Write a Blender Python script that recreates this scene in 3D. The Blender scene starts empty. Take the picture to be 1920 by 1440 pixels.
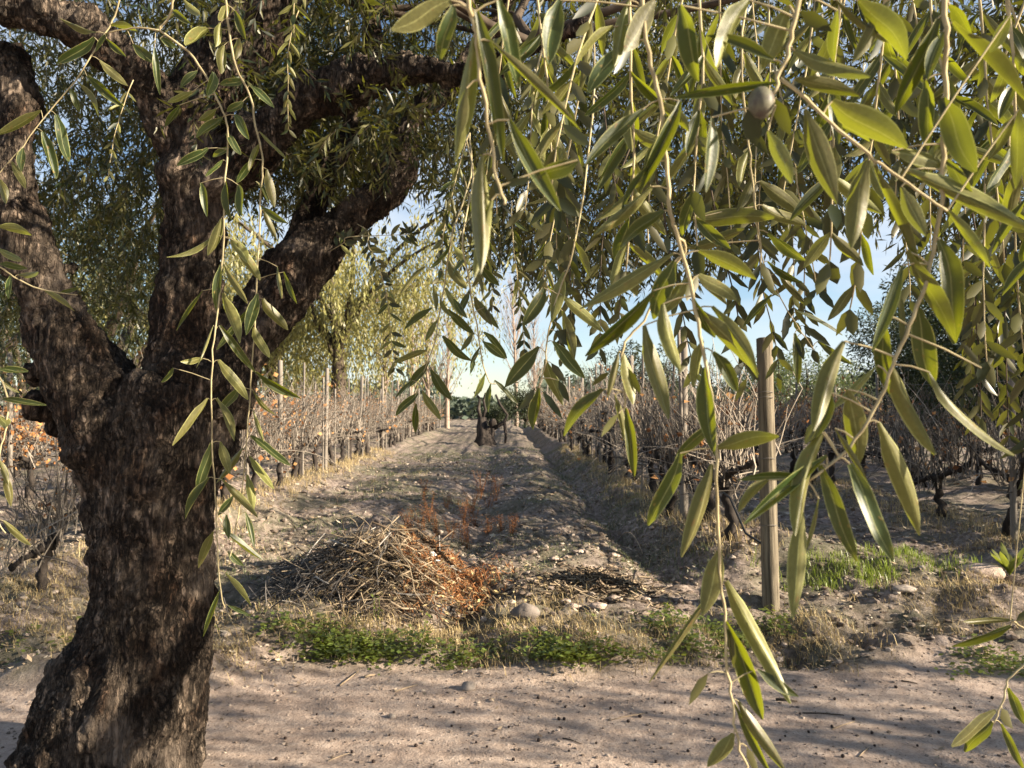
import bpy, math, random
import numpy as np
from mathutils import Vector, Matrix, noise

R = math.radians
rng = np.random.default_rng(7)
random.seed(7)
scene = bpy.context.scene
C = scene.collection

# ------------------------------------------------------------------ camera
F_PX, PITCH, CAM_Z = 1450.0, math.atan(40 / 1450.0), 1.6
cam_d = bpy.data.cameras.new('camera')
cam = bpy.data.objects.new('camera', cam_d)
C.objects.link(cam)
cam.location = (0, 0, CAM_Z)
cam.rotation_euler = (R(90) + PITCH, 0, 0)
cam_d.sensor_width = 36
cam_d.lens = F_PX / 1920 * 36
cam_d.clip_start = 0.05
cam_d.clip_end = 2000
cam_d.dof.use_dof = True
cam_d.dof.focus_distance = 1.7
cam_d.dof.aperture_fstop = 13.0
scene.camera = cam

# ------------------------------------------------------------------ sky, sun, exposure
SUN_EL, SUN_AZ = R(21), R(106)            # azimuth clockwise from +Y: low sun from the right
w = bpy.data.worlds.new('World')
scene.world = w
w.use_nodes = True
nt = w.node_tree
bg = nt.nodes['Background']
sky = nt.nodes.new('ShaderNodeTexSky')
sky.sky_type = 'NISHITA'
sky.sun_disc = False
sky.sun_elevation = SUN_EL
sky.sun_rotation = SUN_AZ
sky.altitude = 800
sky.air_density = 1.0
sky.dust_density = 0.6
sky.ozone_density = 1.6
tc = nt.nodes.new('ShaderNodeTexCoord')
mp = nt.nodes.new('ShaderNodeMapping')
mp.inputs['Scale'].default_value = (1.6, 1.6, 4.5)
nz = nt.nodes.new('ShaderNodeTexNoise')
nz.inputs['Scale'].default_value = 2.2
nz.inputs['Detail'].default_value = 6
nz.inputs['Roughness'].default_value = 0.55
rp = nt.nodes.new('ShaderNodeValToRGB')
rp.color_ramp.elements[0].position = 0.42
rp.color_ramp.elements[1].position = 0.66
mx = nt.nodes.new('ShaderNodeMixRGB')
mx.inputs['Color2'].default_value = (4.6, 5.0, 5.5, 1)
mul = nt.nodes.new('ShaderNodeMath')
mul.operation = 'MULTIPLY'
mul.inputs[1].default_value = 0.75
L_ = nt.links.new
L_(tc.outputs['Generated'], mp.inputs['Vector'])
L_(mp.outputs['Vector'], nz.inputs['Vector'])
L_(nz.outputs['Fac'], rp.inputs['Fac'])
L_(rp.outputs['Color'], mul.inputs[0])
L_(mul.outputs[0], mx.inputs['Fac'])
L_(sky.outputs['Color'], mx.inputs['Color1'])
L_(mx.outputs['Color'], bg.inputs['Color'])
bg.inputs['Strength'].default_value = 0.05

sd = bpy.data.lights.new('sun', 'SUN')
sd.energy = 5.0
sd.angle = R(0.6)
sd.color = (1.0, 0.86, 0.66)
sun = bpy.data.objects.new('sun', sd)
C.objects.link(sun)
to_sun = Vector((math.sin(SUN_AZ) * math.cos(SUN_EL), math.cos(SUN_AZ) * math.cos(SUN_EL), math.sin(SUN_EL)))
sun.rotation_euler = (-to_sun).to_track_quat('-Z', 'Y').to_euler()
sun.location = (20, 0, 20)

vs = scene.view_settings
vs.view_transform = 'Standard'
vs.look = 'None'
vs.exposure = 1.95
vs.gamma = 1
vs.use_curve_mapping = False
scene.cycles.max_bounces = 6
scene.cycles.transparent_max_bounces = 4

# ------------------------------------------------------------------ helpers
def P(u, v, d):
    """photo pixel (1920 x 1440) at depth d (m) -> world point"""
    x = (u - 960) / F_PX * d
    y = (720 - v) / F_PX * d
    c, s = math.cos(PITCH), math.sin(PITCH)
    return Vector((x, d * c - y * s, CAM_Z + d * s + y * c))

def project(pts):
    p = np.asarray(pts, float).reshape(-1, 3) - np.array([0, 0, CAM_Z])
    c, s = math.cos(PITCH), math.sin(PITCH)
    d = p[:, 1] * c + p[:, 2] * s
    y = -p[:, 1] * s + p[:, 2] * c
    dd = np.where(d > 0.05, d, 0.05)
    return np.stack([960 + p[:, 0] / dd * F_PX, 720 - y / dd * F_PX, d], 1)

def fast_mesh(name, V, faces, mats=(), midx=None, attrs=None, smooth=True):
    """faces: list of int arrays (n,3) or (n,4)"""
    me = bpy.data.meshes.new(name)
    V = np.asarray(V, np.float32).reshape(-1, 3)
    faces = [np.asarray(f, np.int32) for f in faces if len(f)]
    me.vertices.add(len(V))
    me.vertices.foreach_set('co', V.ravel())
    loops = np.concatenate([f.ravel() for f in faces])
    sizes = np.concatenate([np.full(len(f), f.shape[1], np.int32) for f in faces])
    starts = np.concatenate([[0], np.cumsum(sizes)[:-1]]).astype(np.int32)
    me.loops.add(len(loops))
    me.loops.foreach_set('vertex_index', loops)
    me.polygons.add(len(sizes))
    me.polygons.foreach_set('loop_start', starts)
    me.polygons.foreach_set('loop_total', sizes)
    for m in mats:
        me.materials.append(m)
    if midx is not None:
        me.polygons.foreach_set('material_index', np.asarray(midx, np.int32))
    me.polygons.foreach_set('use_smooth', np.full(len(sizes), smooth, bool))
    if attrs:
        for k, a in attrs.items():
            at = me.attributes.new(k, 'FLOAT', 'POINT')
            at.data.foreach_set('value', np.asarray(a, np.float32))
    me.update(calc_edges=True)
    return me

class MB:
    """mesh accumulator: tubes, leaves, stones joined into one mesh"""
    def __init__(self):
        self.V, self.T, self.Q, self.A = [], [], [], []
        self.tm, self.qm = [], []
        self.n = 0
    def add(self, V, T=None, Q=None, a=0.5, m=0):
        V = np.asarray(V, np.float32).reshape(-1, 3)
        if T is not None and len(T):
            T = np.asarray(T, np.int32) + self.n
            self.T.append(T); self.tm.append(np.full(len(T), m, np.int32))
        if Q is not None and len(Q):
            Q = np.asarray(Q, np.int32) + self.n
            self.Q.append(Q); self.qm.append(np.full(len(Q), m, np.int32))
        self.V.append(V)
        self.A.append(np.broadcast_to(np.asarray(a, np.float32), (len(V),)))
        self.n += len(V)
    def tube(self, pts, rad, sides=6, a=0.5, m=0, cap=True):
        pts = np.asarray([tuple(p) for p in pts], float)
        n = len(pts)
        rad = np.broadcast_to(np.asarray(rad, float), (n,))
        tg = np.gradient(pts, axis=0)
        tg /= np.linalg.norm(tg, axis=1)[:, None] + 1e-9
        ref = np.array([0.31, 0.87, 0.38]) if abs(tg[0] @ np.array([0.31, 0.87, 0.38])) < 0.9 else np.array([1.0, 0, 0])
        u = np.cross(tg, ref); u /= np.linalg.norm(u, axis=1)[:, None] + 1e-9
        v = np.cross(tg, u)
        ang = np.arange(sides) / sides * 2 * np.pi
        ring = (u[:, None, :] * np.cos(ang)[None, :, None] + v[:, None, :] * np.sin(ang)[None, :, None]) * rad[:, None, None]
        V = (pts[:, None, :] + ring).reshape(-1, 3)
        i = np.arange(n - 1)[:, None] * sides
        j = np.arange(sides)[None, :]
        k = (j + 1) % sides
        Q = np.stack([i + j, i + k, i + sides + k, i + sides + j], -1).reshape(-1, 4)
        T = []
        if cap:
            V = np.vstack([V, pts[0], pts[-1]])
            c0, c1 = n * sides, n * sides + 1
            for q in range(sides):
                T.append((c0, (q + 1) % sides, q))
                T.append((c1, (n - 1) * sides + q, (n - 1) * sides + (q + 1) % sides))
        self.add(V, T, Q, a, m)
    def mesh(self, name, mats, smooth=True, off=None):
        V = np.concatenate(self.V)
        if off is not None:
            V = V - np.asarray(tuple(off), np.float32)
        T = np.concatenate(self.T) if self.T else np.zeros((0, 3), np.int32)
        Q = np.concatenate(self.Q) if self.Q else np.zeros((0, 4), np.int32)
        mi = np.concatenate([np.concatenate(x) if x else np.zeros(0, np.int32) for x in (self.tm, self.qm)])
        return fast_mesh(name, V, [T, Q], mats, mi, {'rnd': np.concatenate(self.A)}, smooth)

def link(name, me, parent=None, loc=None):
    o = bpy.data.objects.new(name, me)
    C.objects.link(o)
    if parent is not None:
        o.parent = parent
    if loc is not None:
        o.location = loc
    return o

def tag(o, label=None, cat=None, group=None, kind=None):
    for k, v in (('label', label), ('category', cat), ('group', group), ('kind', kind)):
        if v:
            o[k] = v
    return o

def empty(name, loc, label, cat, group=None):
    o = bpy.data.objects.new(name, None)
    C.objects.link(o)
    o.location = loc
    o.empty_display_size = 0.1
    return tag(o, label, cat, group)

# value noise, vectorised
_lat = np.random.default_rng(3).random((512, 512))
def vnoise(x, y, s):
    x = np.asarray(x, float) / s; y = np.asarray(y, float) / s
    xi = np.floor(x).astype(int); yi = np.floor(y).astype(int)
    fx = x - xi; fy = y - yi
    fx = fx * fx * (3 - 2 * fx); fy = fy * fy * (3 - 2 * fy)
    a = _lat[xi % 512, yi % 512]; b = _lat[(xi + 1) % 512, yi % 512]
    c = _lat[xi % 512, (yi + 1) % 512]; d = _lat[(xi + 1) % 512, (yi + 1) % 512]
    return (a * (1 - fx) + b * fx) * (1 - fy) + (c * (1 - fx) + d * fx) * fy - 0.5

def sstep(a, b, x):
    t = np.clip((np.asarray(x, float) - a) / (b - a), 0, 1)
    return t * t * (3 - 2 * t)

# ------------------------------------------------------------------ materials
def new_mat(name):
    m = bpy.data.materials.new(name)
    m.use_nodes = True
    n = m.node_tree
    return m, n, n.nodes['Principled BSDF'], n.nodes['Material Output']

def nd(n, t, **kw):
    x = n.nodes.new(t)
    for k, v in kw.items():
        if k in x.inputs:
            x.inputs[k].default_value = v
        else:
            setattr(x, k, v)
    return x

def ramp(n, stops):
    r = n.nodes.new('ShaderNodeValToRGB')
    e = r.color_ramp.elements
    while len(e) < len(stops):
        e.new(0.5)
    for el, (p, c) in zip(e, stops):
        el.position = p
        el.color = (*c, 1)
    return r

def leaf_mat(name, top, under, trans, tw=0.35, rough=0.42, use_attr=True, rib=None, var=0.35):
    m, n, b, out = new_mat(name)
    geo = nd(n, 'ShaderNodeNewGeometry')
    mixc = nd(n, 'ShaderNodeMixRGB', Color1=(*top, 1), Color2=(*under, 1))
    n.links.new(geo.outputs['Backfacing'], mixc.inputs['Fac'])
    if use_attr:
        at = nd(n, 'ShaderNodeAttribute', attribute_name='rnd')
        r = at.outputs['Fac']
    else:
        oi = nd(n, 'ShaderNodeObjectInfo')
        r = oi.outputs['Random']
    hs = nd(n, 'ShaderNodeHueSaturation')
    mr = nd(n, 'ShaderNodeMapRange')
    mr.inputs['To Min'].default_value = 1 - var
    mr.inputs['To Max'].default_value = 1 + var
    n.links.new(r, mr.inputs['Value'])
    n.links.new(mr.outputs[0], hs.inputs['Value'])
    mh = nd(n, 'ShaderNodeMapRange')
    mh.inputs['To Min'].default_value = 0.485
    mh.inputs['To Max'].default_value = 0.515
    n.links.new(r, mh.inputs['Value'])
    n.links.new(mh.outputs[0], hs.inputs['Hue'])
    col = mixc.outputs[0]
    if rib:
        ac = nd(n, 'ShaderNodeAttribute', attribute_name='across')
        ab = nd(n, 'ShaderNodeMath', operation='ABSOLUTE')
        n.links.new(ac.outputs['Fac'], ab.inputs[0])
        rr = ramp(n, [(0.0, (.9, .9, .9)), (0.09, (0, 0, 0)), (0.85, (0, 0, 0)), (0.97, (1, 1, 1))])
        n.links.new(ab.outputs[0], rr.inputs['Fac'])
        m2 = nd(n, 'ShaderNodeMixRGB', Color2=(*rib, 1))
        sc = nd(n, 'ShaderNodeMath', operation='MULTIPLY')
        sc.inputs[1].default_value = 0.8
        n.links.new(rr.outputs[0], sc.inputs[0])
        n.links.new(sc.outputs[0], m2.inputs['Fac'])
        n.links.new(col, m2.inputs['Color1'])
        tcn = nd(n, 'ShaderNodeTexCoord')
        no = nd(n, 'ShaderNodeTexNoise', Scale=18.0, Detail=4.0)
        oi2 = nd(n, 'ShaderNodeObjectInfo')
        av = nd(n, 'ShaderNodeVectorMath', operation='ADD')
        sv = nd(n, 'ShaderNodeVectorMath', operation='SCALE'); sv.inputs['Scale'].default_value = 37.0
        cx = nd(n, 'ShaderNodeCombineXYZ')
        for q_ in range(3):
            n.links.new(oi2.outputs['Random'], cx.inputs[q_])
        n.links.new(cx.outputs[0], sv.inputs[0]); n.links.new(tcn.outputs['Object'], av.inputs[0]); n.links.new(sv.outputs[0], av.inputs[1])
        stx = nd(n, 'ShaderNodeMapping'); stx.inputs['Scale'].default_value = (1, .35, 1)
        n.links.new(av.outputs[0], stx.inputs['Vector']); n.links.new(stx.outputs[0], no.inputs['Vector'])
        sn = nd(n, 'ShaderNodeTexNoise', Scale=9.0, Detail=2.0); n.links.new(stx.outputs[0], sn.inputs['Vector'])
        sr = ramp(n, [(0.66, (0, 0, 0)), (0.72, (1, 1, 1))]); n.links.new(sn.outputs['Fac'], sr.inputs['Fac'])
        ms_ = nd(n, 'ShaderNodeMixRGB', Color2=(0.16, 0.10, 0.035, 1)); n.links.new(sr.outputs[0], ms_.inputs['Fac'])
        n.links.new(m2.outputs[0], ms_.inputs['Color1']); m2 = ms_
        m3 = nd(n, 'ShaderNodeMixRGB', blend_type='MULTIPLY', Fac=0.75)
        rv = ramp(n, [(0.3, (0.62, 0.6, 0.55)), (0.62, (1.05, 1.05, 1.0))])
        n.links.new(no.outputs['Fac'], rv.inputs['Fac'])
        n.links.new(m2.outputs[0], m3.inputs['Color1'])
        n.links.new(rv.outputs[0], m3.inputs['Color2'])
        col = m3.outputs[0]
        bp = nd(n, 'ShaderNodeBump', Strength=0.1, Distance=0.002)
        n.links.new(no.outputs['Fac'], bp.inputs['Height'])
        n.links.new(bp.outputs[0], b.inputs['Normal'])
    n.links.new(col, hs.inputs['Color'])
    n.links.new(hs.outputs[0], b.inputs['Base Color'])
    b.inputs['Roughness'].default_value = rough
    b.inputs['Specular IOR Level'].default_value = 0.4
    tr = nd(n, 'ShaderNodeBsdfTranslucent')
    tr.inputs['Color'].default_value = (*trans, 1)
    ms = nd(n, 'ShaderNodeMixShader', Fac=tw)
    n.links.new(b.outputs[0], ms.inputs[1])
    n.links.new(tr.outputs[0], ms.inputs[2])
    n.links.new(ms.outputs[0], out.inputs['Surface'])
    return m

def noise_mat(name, stops, scale=8.0, detail=6.0, rough=0.9, bump=0.4, bdist=0.01, stretch=(1, 1, 1), attr=0.0, spec=0.2, coord='Object'):
    m, n, b, out = new_mat(name)
    t = nd(n, 'ShaderNodeTexCoord')
    mp_ = nd(n, 'ShaderNodeMapping')
    mp_.inputs['Scale'].default_value = stretch
    n.links.new(t.outputs[coord], mp_.inputs['Vector'])
    no = nd(n, 'ShaderNodeTexNoise', Scale=scale, Detail=detail, Roughness=0.6)
    n.links.new(mp_.outputs[0], no.inputs['Vector'])
    r = ramp(n, stops)
    n.links.new(no.outputs['Fac'], r.inputs['Fac'])
    col = r.outputs[0]
    if attr:
        at = nd(n, 'ShaderNodeAttribute', attribute_name='rnd')
        mr = nd(n, 'ShaderNodeMapRange')
        mr.inputs['To Min'].default_value = 1 - attr
        mr.inputs['To Max'].default_value = 1 + attr
        n.links.new(at.outputs['Fac'], mr.inputs['Value'])
        hs = nd(n, 'ShaderNodeHueSaturation')
        n.links.new(mr.outputs[0], hs.inputs['Value'])
        n.links.new(col, hs.inputs['Color'])
        col = hs.outputs[0]
    n.links.new(col, b.inputs['Base Color'])
    b.inputs['Roughness'].default_value = rough
    b.inputs['Specular IOR Level'].default_value = spec
    if bump:
        bp = nd(n, 'ShaderNodeBump', Strength=bump, Distance=bdist)
        n.links.new(no.outputs['Fac'], bp.inputs['Height'])
        n.links.new(bp.outputs[0], b.inputs['Normal'])
    return m

def attr_mat(name, stops, rough=0.85, trans=0.0):
    m, n, b, out = new_mat(name)
    at = nd(n, 'ShaderNodeAttribute', attribute_name='rnd')
    r = ramp(n, stops)
    n.links.new(at.outputs['Fac'], r.inputs['Fac'])
    n.links.new(r.outputs[0], b.inputs['Base Color'])
    b.inputs['Roughness'].default_value = rough
    b.inputs['Specular IOR Level'].default_value = 0.2
    if trans:
        tr = nd(n, 'ShaderNodeBsdfTranslucent')
        n.links.new(r.outputs[0], tr.inputs['Color'])
        ms = nd(n, 'ShaderNodeMixShader', Fac=trans)
        n.links.new(b.outputs[0], ms.inputs[1]); n.links.new(tr.outputs[0], ms.inputs[2])
        n.links.new(ms.outputs[0], out.inputs['Surface'])
    return m

M = {}
M['leaf'] = leaf_mat('olive_leaf', (0.024, 0.040, 0.013), (0.13, 0.122, 0.042), (0.28, 0.31, 0.011), tw=0.3, use_attr=False, rib=(0.42, 0.42, 0.17), rough=.44)
M['leaf_far'] = leaf_mat('olive_leaf_shade_tone', (0.011, 0.017, 0.006), (0.068, 0.064, 0.022), (0.2, 0.21, 0.015), tw=0.2)  # olive leaf copy, darkened so its colour carries the canopy's shade
M['leaf_tree'] = leaf_mat('olive_crown_leaf', (0.045, 0.07, 0.03), (0.13, 0.15, 0.09), (0.16, 0.2, 0.05), tw=0.25)
M['pepper_leaf'] = leaf_mat('weeping_leaf', (0.19, 0.175, 0.055), (0.22, 0.2, 0.075), (0.36, 0.33, 0.09), tw=0.35)
M['dark_leaf'] = leaf_mat('dark_leaf', (0.02, 0.03, 0.011), (0.032, 0.04, 0.017), (0.06, 0.08, 0.015), tw=0.2, rough=.65)
M['blue_leaf'] = leaf_mat('blue_green_leaf', (0.05, 0.07, 0.05), (0.07, 0.09, 0.065), (0.09, 0.12, 0.06), tw=0.2, rough=.7)
M['weed_leaf'] = leaf_mat('weed_leaf', (0.12, 0.15, 0.03), (0.17, 0.19, 0.05), (0.34, 0.38, 0.04), tw=0.3, var=0.45)
M['lane_grass'] = leaf_mat('lane_grass', (0.10, 0.12, 0.055), (0.15, 0.16, 0.08), (0.2, 0.22, 0.06), tw=0.2, var=.6)
M['green_grass'] = leaf_mat('green_grass', (0.17, 0.2, 0.04), (0.18, 0.21, 0.05), (0.3, 0.4, 0.05), tw=0.3)
M['twig'] = noise_mat('twig_bark', [(0.3, (0.25, 0.2, 0.11)), (0.6, (0.4, 0.34, 0.2))], scale=40, bump=0.2, bdist=0.001)
M['branch'] = noise_mat('small_branch_bark', [(0.3, (0.03, 0.022, 0.016)), (0.6, (0.085, 0.065, 0.048))], scale=14, bump=0.5, bdist=0.006)
M['olive'] = noise_mat('olive_skin', [(0.35, (0.06, 0.045, 0.04)), (0.55, (0.13, 0.125, 0.085))], scale=90, bump=0.05, rough=0.5)
M['fallen_olive'] = noise_mat('shrivelled_olive', [(0.35, (0.012, 0.008, 0.008)), (0.65, (0.045, 0.03, 0.025))], scale=60, bump=0.6, bdist=0.002, rough=0.7)
M['vine_trunk'] = noise_mat('vine_bark', [(0.3, (0.012, 0.010, 0.009)), (0.55, (0.04, 0.032, 0.027)), (0.75, (0.10, 0.08, 0.065))], scale=9, stretch=(1, 1, 0.25), bump=0.9, bdist=0.02)
M['cane'] = attr_mat('vine_cane', [(0.0, (0.055, 0.047, 0.041)), (0.5, (0.16, 0.135, 0.112)), (1.0, (0.36, 0.31, 0.255))])
M['dry_leaf'] = attr_mat('dry_vine_leaf', [(0.0, (0.17, 0.07, 0.03)), (0.5, (0.42, 0.19, 0.07)), (1.0, (0.56, 0.32, 0.14))], trans=0.3)
M['post'] = noise_mat('weathered_post', [(0.32, (0.05, 0.04, 0.028)), (0.5, (0.15, 0.125, 0.09)), (0.7, (0.25, 0.215, 0.155))], scale=14, stretch=(3, 3, 0.14), bump=0.7, bdist=0.01)
M['post_pale'] = noise_mat('pale_post', [(0.3, (0.12, 0.105, 0.088)), (0.6, (0.23, 0.2, 0.17))], scale=8, stretch=(3, 3, 0.3), bump=0.4)
M['wire'] = noise_mat('old_wire', [(0.3, (0.1, 0.09, 0.08)), (0.6, (0.2, 0.18, 0.16))], scale=20, bump=0, rough=0.6)
M['hose'] = noise_mat('drip_hose', [(0.3, (0.012, 0.012, 0.013)), (0.6, (0.03, 0.03, 0.03))], scale=10, bump=0, rough=0.5)
M['stone'] = noise_mat('field_stone', [(0.3, (0.2, 0.165, 0.14)), (0.6, (0.34, 0.29, 0.25))], scale=9, bump=0.6, bdist=0.02)
M['stone_dark'] = noise_mat('dark_stone', [(0.3, (0.12, 0.10, 0.09)), (0.6, (0.2, 0.17, 0.15))], scale=9, bump=0.6, bdist=0.02)
M['clod'] = attr_mat('soil_clod', [(0.0, (0.13, 0.10, 0.08)), (0.6, (0.23, 0.185, 0.155)), (1.0, (0.42, 0.35, 0.29))], rough=0.95)
M['litter'] = attr_mat('leaf_litter', [(0.0, (0.06, 0.04, 0.03)), (0.4, (0.2, 0.145, 0.10)), (0.75, (0.45, 0.35, 0.24)), (1.0, (0.52, 0.46, 0.37))], trans=0.1)
M['straw'] = attr_mat('dry_straw', [(0.0, (0.22, 0.16, 0.08)), (0.5, (0.42, 0.32, 0.16)), (1.0, (0.56, 0.46, 0.27))], trans=0.2)
M['rust_weed'] = attr_mat('rusty_dry_weed', [(0.0, (0.16, 0.06, 0.026)), (0.5, (0.36, 0.155, 0.06)), (1.0, (0.5, 0.26, 0.12))], trans=0.2)
M['brush'] = attr_mat('cut_brush', [(0.0, (0.04, 0.03, 0.024)), (0.5, (0.15, 0.11, 0.075)), (1.0, (0.42, 0.335, 0.23))])
M['brush_dark'] = attr_mat('dark_brush', [(0.0, (0.045, 0.042, 0.042)), (0.5, (0.12, 0.11, 0.105)), (1.0, (0.26, 0.235, 0.215))])
M['stick'] = noise_mat('dry_stick', [(0.3, (0.2, 0.15, 0.1)), (0.6, (0.38, 0.3, 0.21))], scale=20, bump=0.3, bdist=0.003)
M['stick_grey'] = noise_mat('grey_stick', [(0.3, (0.26, 0.24, 0.22)), (0.6, (0.4, 0.37, 0.34))], scale=20, bump=0.3, bdist=0.003)
M['plank'] = noise_mat('grey_timber', [(0.3, (0.13, 0.12, 0.12)), (0.6, (0.27, 0.25, 0.24))], scale=6, stretch=(0.3, 3, 3), bump=0.4)
M['plastic'] = noise_mat('white_plastic', [(0.3, (0.7, 0.7, 0.7)), (0.6, (0.8, 0.8, 0.8))], scale=4, bump=0.1, rough=0.4)
M['bare_bark'] = noise_mat('bare_tree_bark', [(0.3, (0.2, 0.15, 0.12)), (0.6, (0.32, 0.25, 0.2))], scale=5, stretch=(1, 1, 0.3), bump=0.3)

def bark_material():
    m, n, b, out = new_mat('olive_bark')
    t = nd(n, 'ShaderNodeTexCoord')
    mp_ = nd(n, 'ShaderNodeMapping')
    mp_.inputs['Scale'].default_value = (1, 1, 0.45)
    n.links.new(t.outputs['Object'], mp_.inputs['Vector'])
    wn = nd(n, 'ShaderNodeTexNoise', Scale=6.0, Detail=3.0)
    n.links.new(mp_.outputs[0], wn.inputs['Vector'])
    wm = nd(n, 'ShaderNodeMixRGB', blend_type='LINEAR_LIGHT', Fac=0.07)
    n.links.new(mp_.outputs[0], wm.inputs['Color1'])
    n.links.new(wn.outputs['Color'], wm.inputs['Color2'])
    vo = nd(n, 'ShaderNodeTexVoronoi', Scale=52.0, feature='DISTANCE_TO_EDGE')
    n.links.new(wm.outputs[0], vo.inputs['Vector'])
    fine = nd(n, 'ShaderNodeTexNoise', Scale=42.0, Detail=8.0, Roughness=0.7)
    n.links.new(mp_.outputs[0], fine.inputs['Vector'])
    big = nd(n, 'ShaderNodeTexNoise', Scale=4.5, Detail=5.0, Roughness=0.6)
    n.links.new(t.outputs['Object'], big.inputs['Vector'])
    crack = ramp(n, [(0.0, (0, 0, 0)), (0.16, (1, 1, 1))])
    cm_ = nd(n, 'ShaderNodeTexNoise', Scale=11.0, Detail=4.0)
    n.links.new(mp_.outputs[0], cm_.inputs['Vector'])
    ca = nd(n, 'ShaderNodeMapRange'); ca.inputs['From Min'].default_value = .42; ca.inputs['From Max'].default_value = .62; ca.inputs['To Min'].default_value = 0.0; ca.inputs['To Max'].default_value = 0.2
    n.links.new(cm_.outputs['Fac'], ca.inputs['Value'])
    cs = nd(n, 'ShaderNodeMath', operation='ADD'); n.links.new(vo.outputs['Distance'], cs.inputs[0]); n.links.new(ca.outputs[0], cs.inputs[1])
    n.links.new(cs.outputs[0], crack.inputs['Fac'])
    c1 = ramp(n, [(0.34, (0.012, 0.009, 0.007)), (0.48, (0.085, 0.067, 0.053)), (0.62, (0.24, 0.195, 0.158))])
    n.links.new(fine.outputs['Fac'], c1.inputs['Fac'])
    c2 = ramp(n, [(0.38, (0.55, 0.42, 0.34)), (0.5, (0.9, 0.85, 0.8)), (0.62, (1.35, 1.3, 1.22))])
    n.links.new(big.outputs['Fac'], c2.inputs['Fac'])
    fm = nd(n, 'ShaderNodeMapping'); fm.inputs['Scale'].default_value = (1, 1, 0.13)
    n.links.new(wm.outputs[0], fm.inputs['Vector'])
    fn = nd(n, 'ShaderNodeTexNoise', Scale=30.0, Detail=5.0, Roughness=0.6); n.links.new(fm.outputs[0], fn.inputs['Vector'])
    fr_ = ramp(n, [(0.40, (1, 1, 1)), (0.485, (.12, .12, .12)), (0.53, (.12, .12, .12)), (0.62, (1.15, 1.12, 1.1))]); n.links.new(fn.outputs['Fac'], fr_.inputs['Fac'])
    cf = nd(n, 'ShaderNodeMixRGB', blend_type='MULTIPLY', Fac=0.75); n.links.new(c1.outputs[0], cf.inputs['Color1']); n.links.new(fr_.outputs[0], cf.inputs['Color2'])
    c1 = cf
    mm = nd(n, 'ShaderNodeMixRGB', blend_type='MULTIPLY', Fac=1.0)
    n.links.new(c1.outputs[0], mm.inputs['Color1']); n.links.new(c2.outputs[0], mm.inputs['Color2'])
    # smooth pale patches where the bark has come off
    big2 = nd(n, 'ShaderNodeTexNoise', Scale=3.1, Detail=3.0)
    mo = nd(n, 'ShaderNodeMapping'); mo.inputs['Location'].default_value = (4.1, 2.2, 7.3)
    n.links.new(t.outputs['Object'], mo.inputs['Vector']); n.links.new(mo.outputs[0], big2.inputs['Vector'])
    pm = ramp(n, [(0.56, (0, 0, 0)), (0.66, (1, 1, 1))])
    n.links.new(big2.outputs['Fac'], pm.inputs['Fac'])
    inv = nd(n, 'ShaderNodeMixRGB', Color2=(1, 1, 1, 1))
    n.links.new(pm.outputs[0], inv.inputs['Fac']); n.links.new(crack.outputs[0], inv.inputs['Color1'])
    pale = nd(n, 'ShaderNodeMixRGB', Color2=(0.17, 0.135, 0.108, 1))
    pf = nd(n, 'ShaderNodeMath', operation='MULTIPLY'); pf.inputs[1].default_value = 0.65
    n.links.new(pm.outputs[0], pf.inputs[0]); n.links.new(pf.outputs[0], pale.inputs['Fac'])
    n.links.new(mm.outputs[0], pale.inputs['Color1'])
    ck = nd(n, 'ShaderNodeMixRGB', Color1=(0.014, 0.01, 0.008, 1))
    n.links.new(inv.outputs[0], ck.inputs['Fac']); n.links.new(pale.outputs[0], ck.inputs['Color2'])
    n.links.new(ck.outputs[0], b.inputs['Base Color'])
    b.inputs['Roughness'].default_value = 0.9
    b.inputs['Specular IOR Level'].default_value = 0.2
    bp = nd(n, 'ShaderNodeBump', Strength=1.0, Distance=0.02)
    n.links.new(inv.outputs[0], bp.inputs['Height'])
    bp2 = nd(n, 'ShaderNodeBump', Strength=1.0, Distance=0.016)
    n.links.new(fine.outputs['Fac'], bp2.inputs['Height']); n.links.new(bp.outputs[0], bp2.inputs['Normal'])
    bp3 = nd(n, 'ShaderNodeBump', Strength=1.0, Distance=0.02); n.links.new(fr_.outputs[0], bp3.inputs['Height']); n.links.new(bp2.outputs[0], bp3.inputs['Normal'])
    n.links.new(bp3.outputs[0], b.inputs['Normal'])
    return m
M['bark'] = bark_material()

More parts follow.
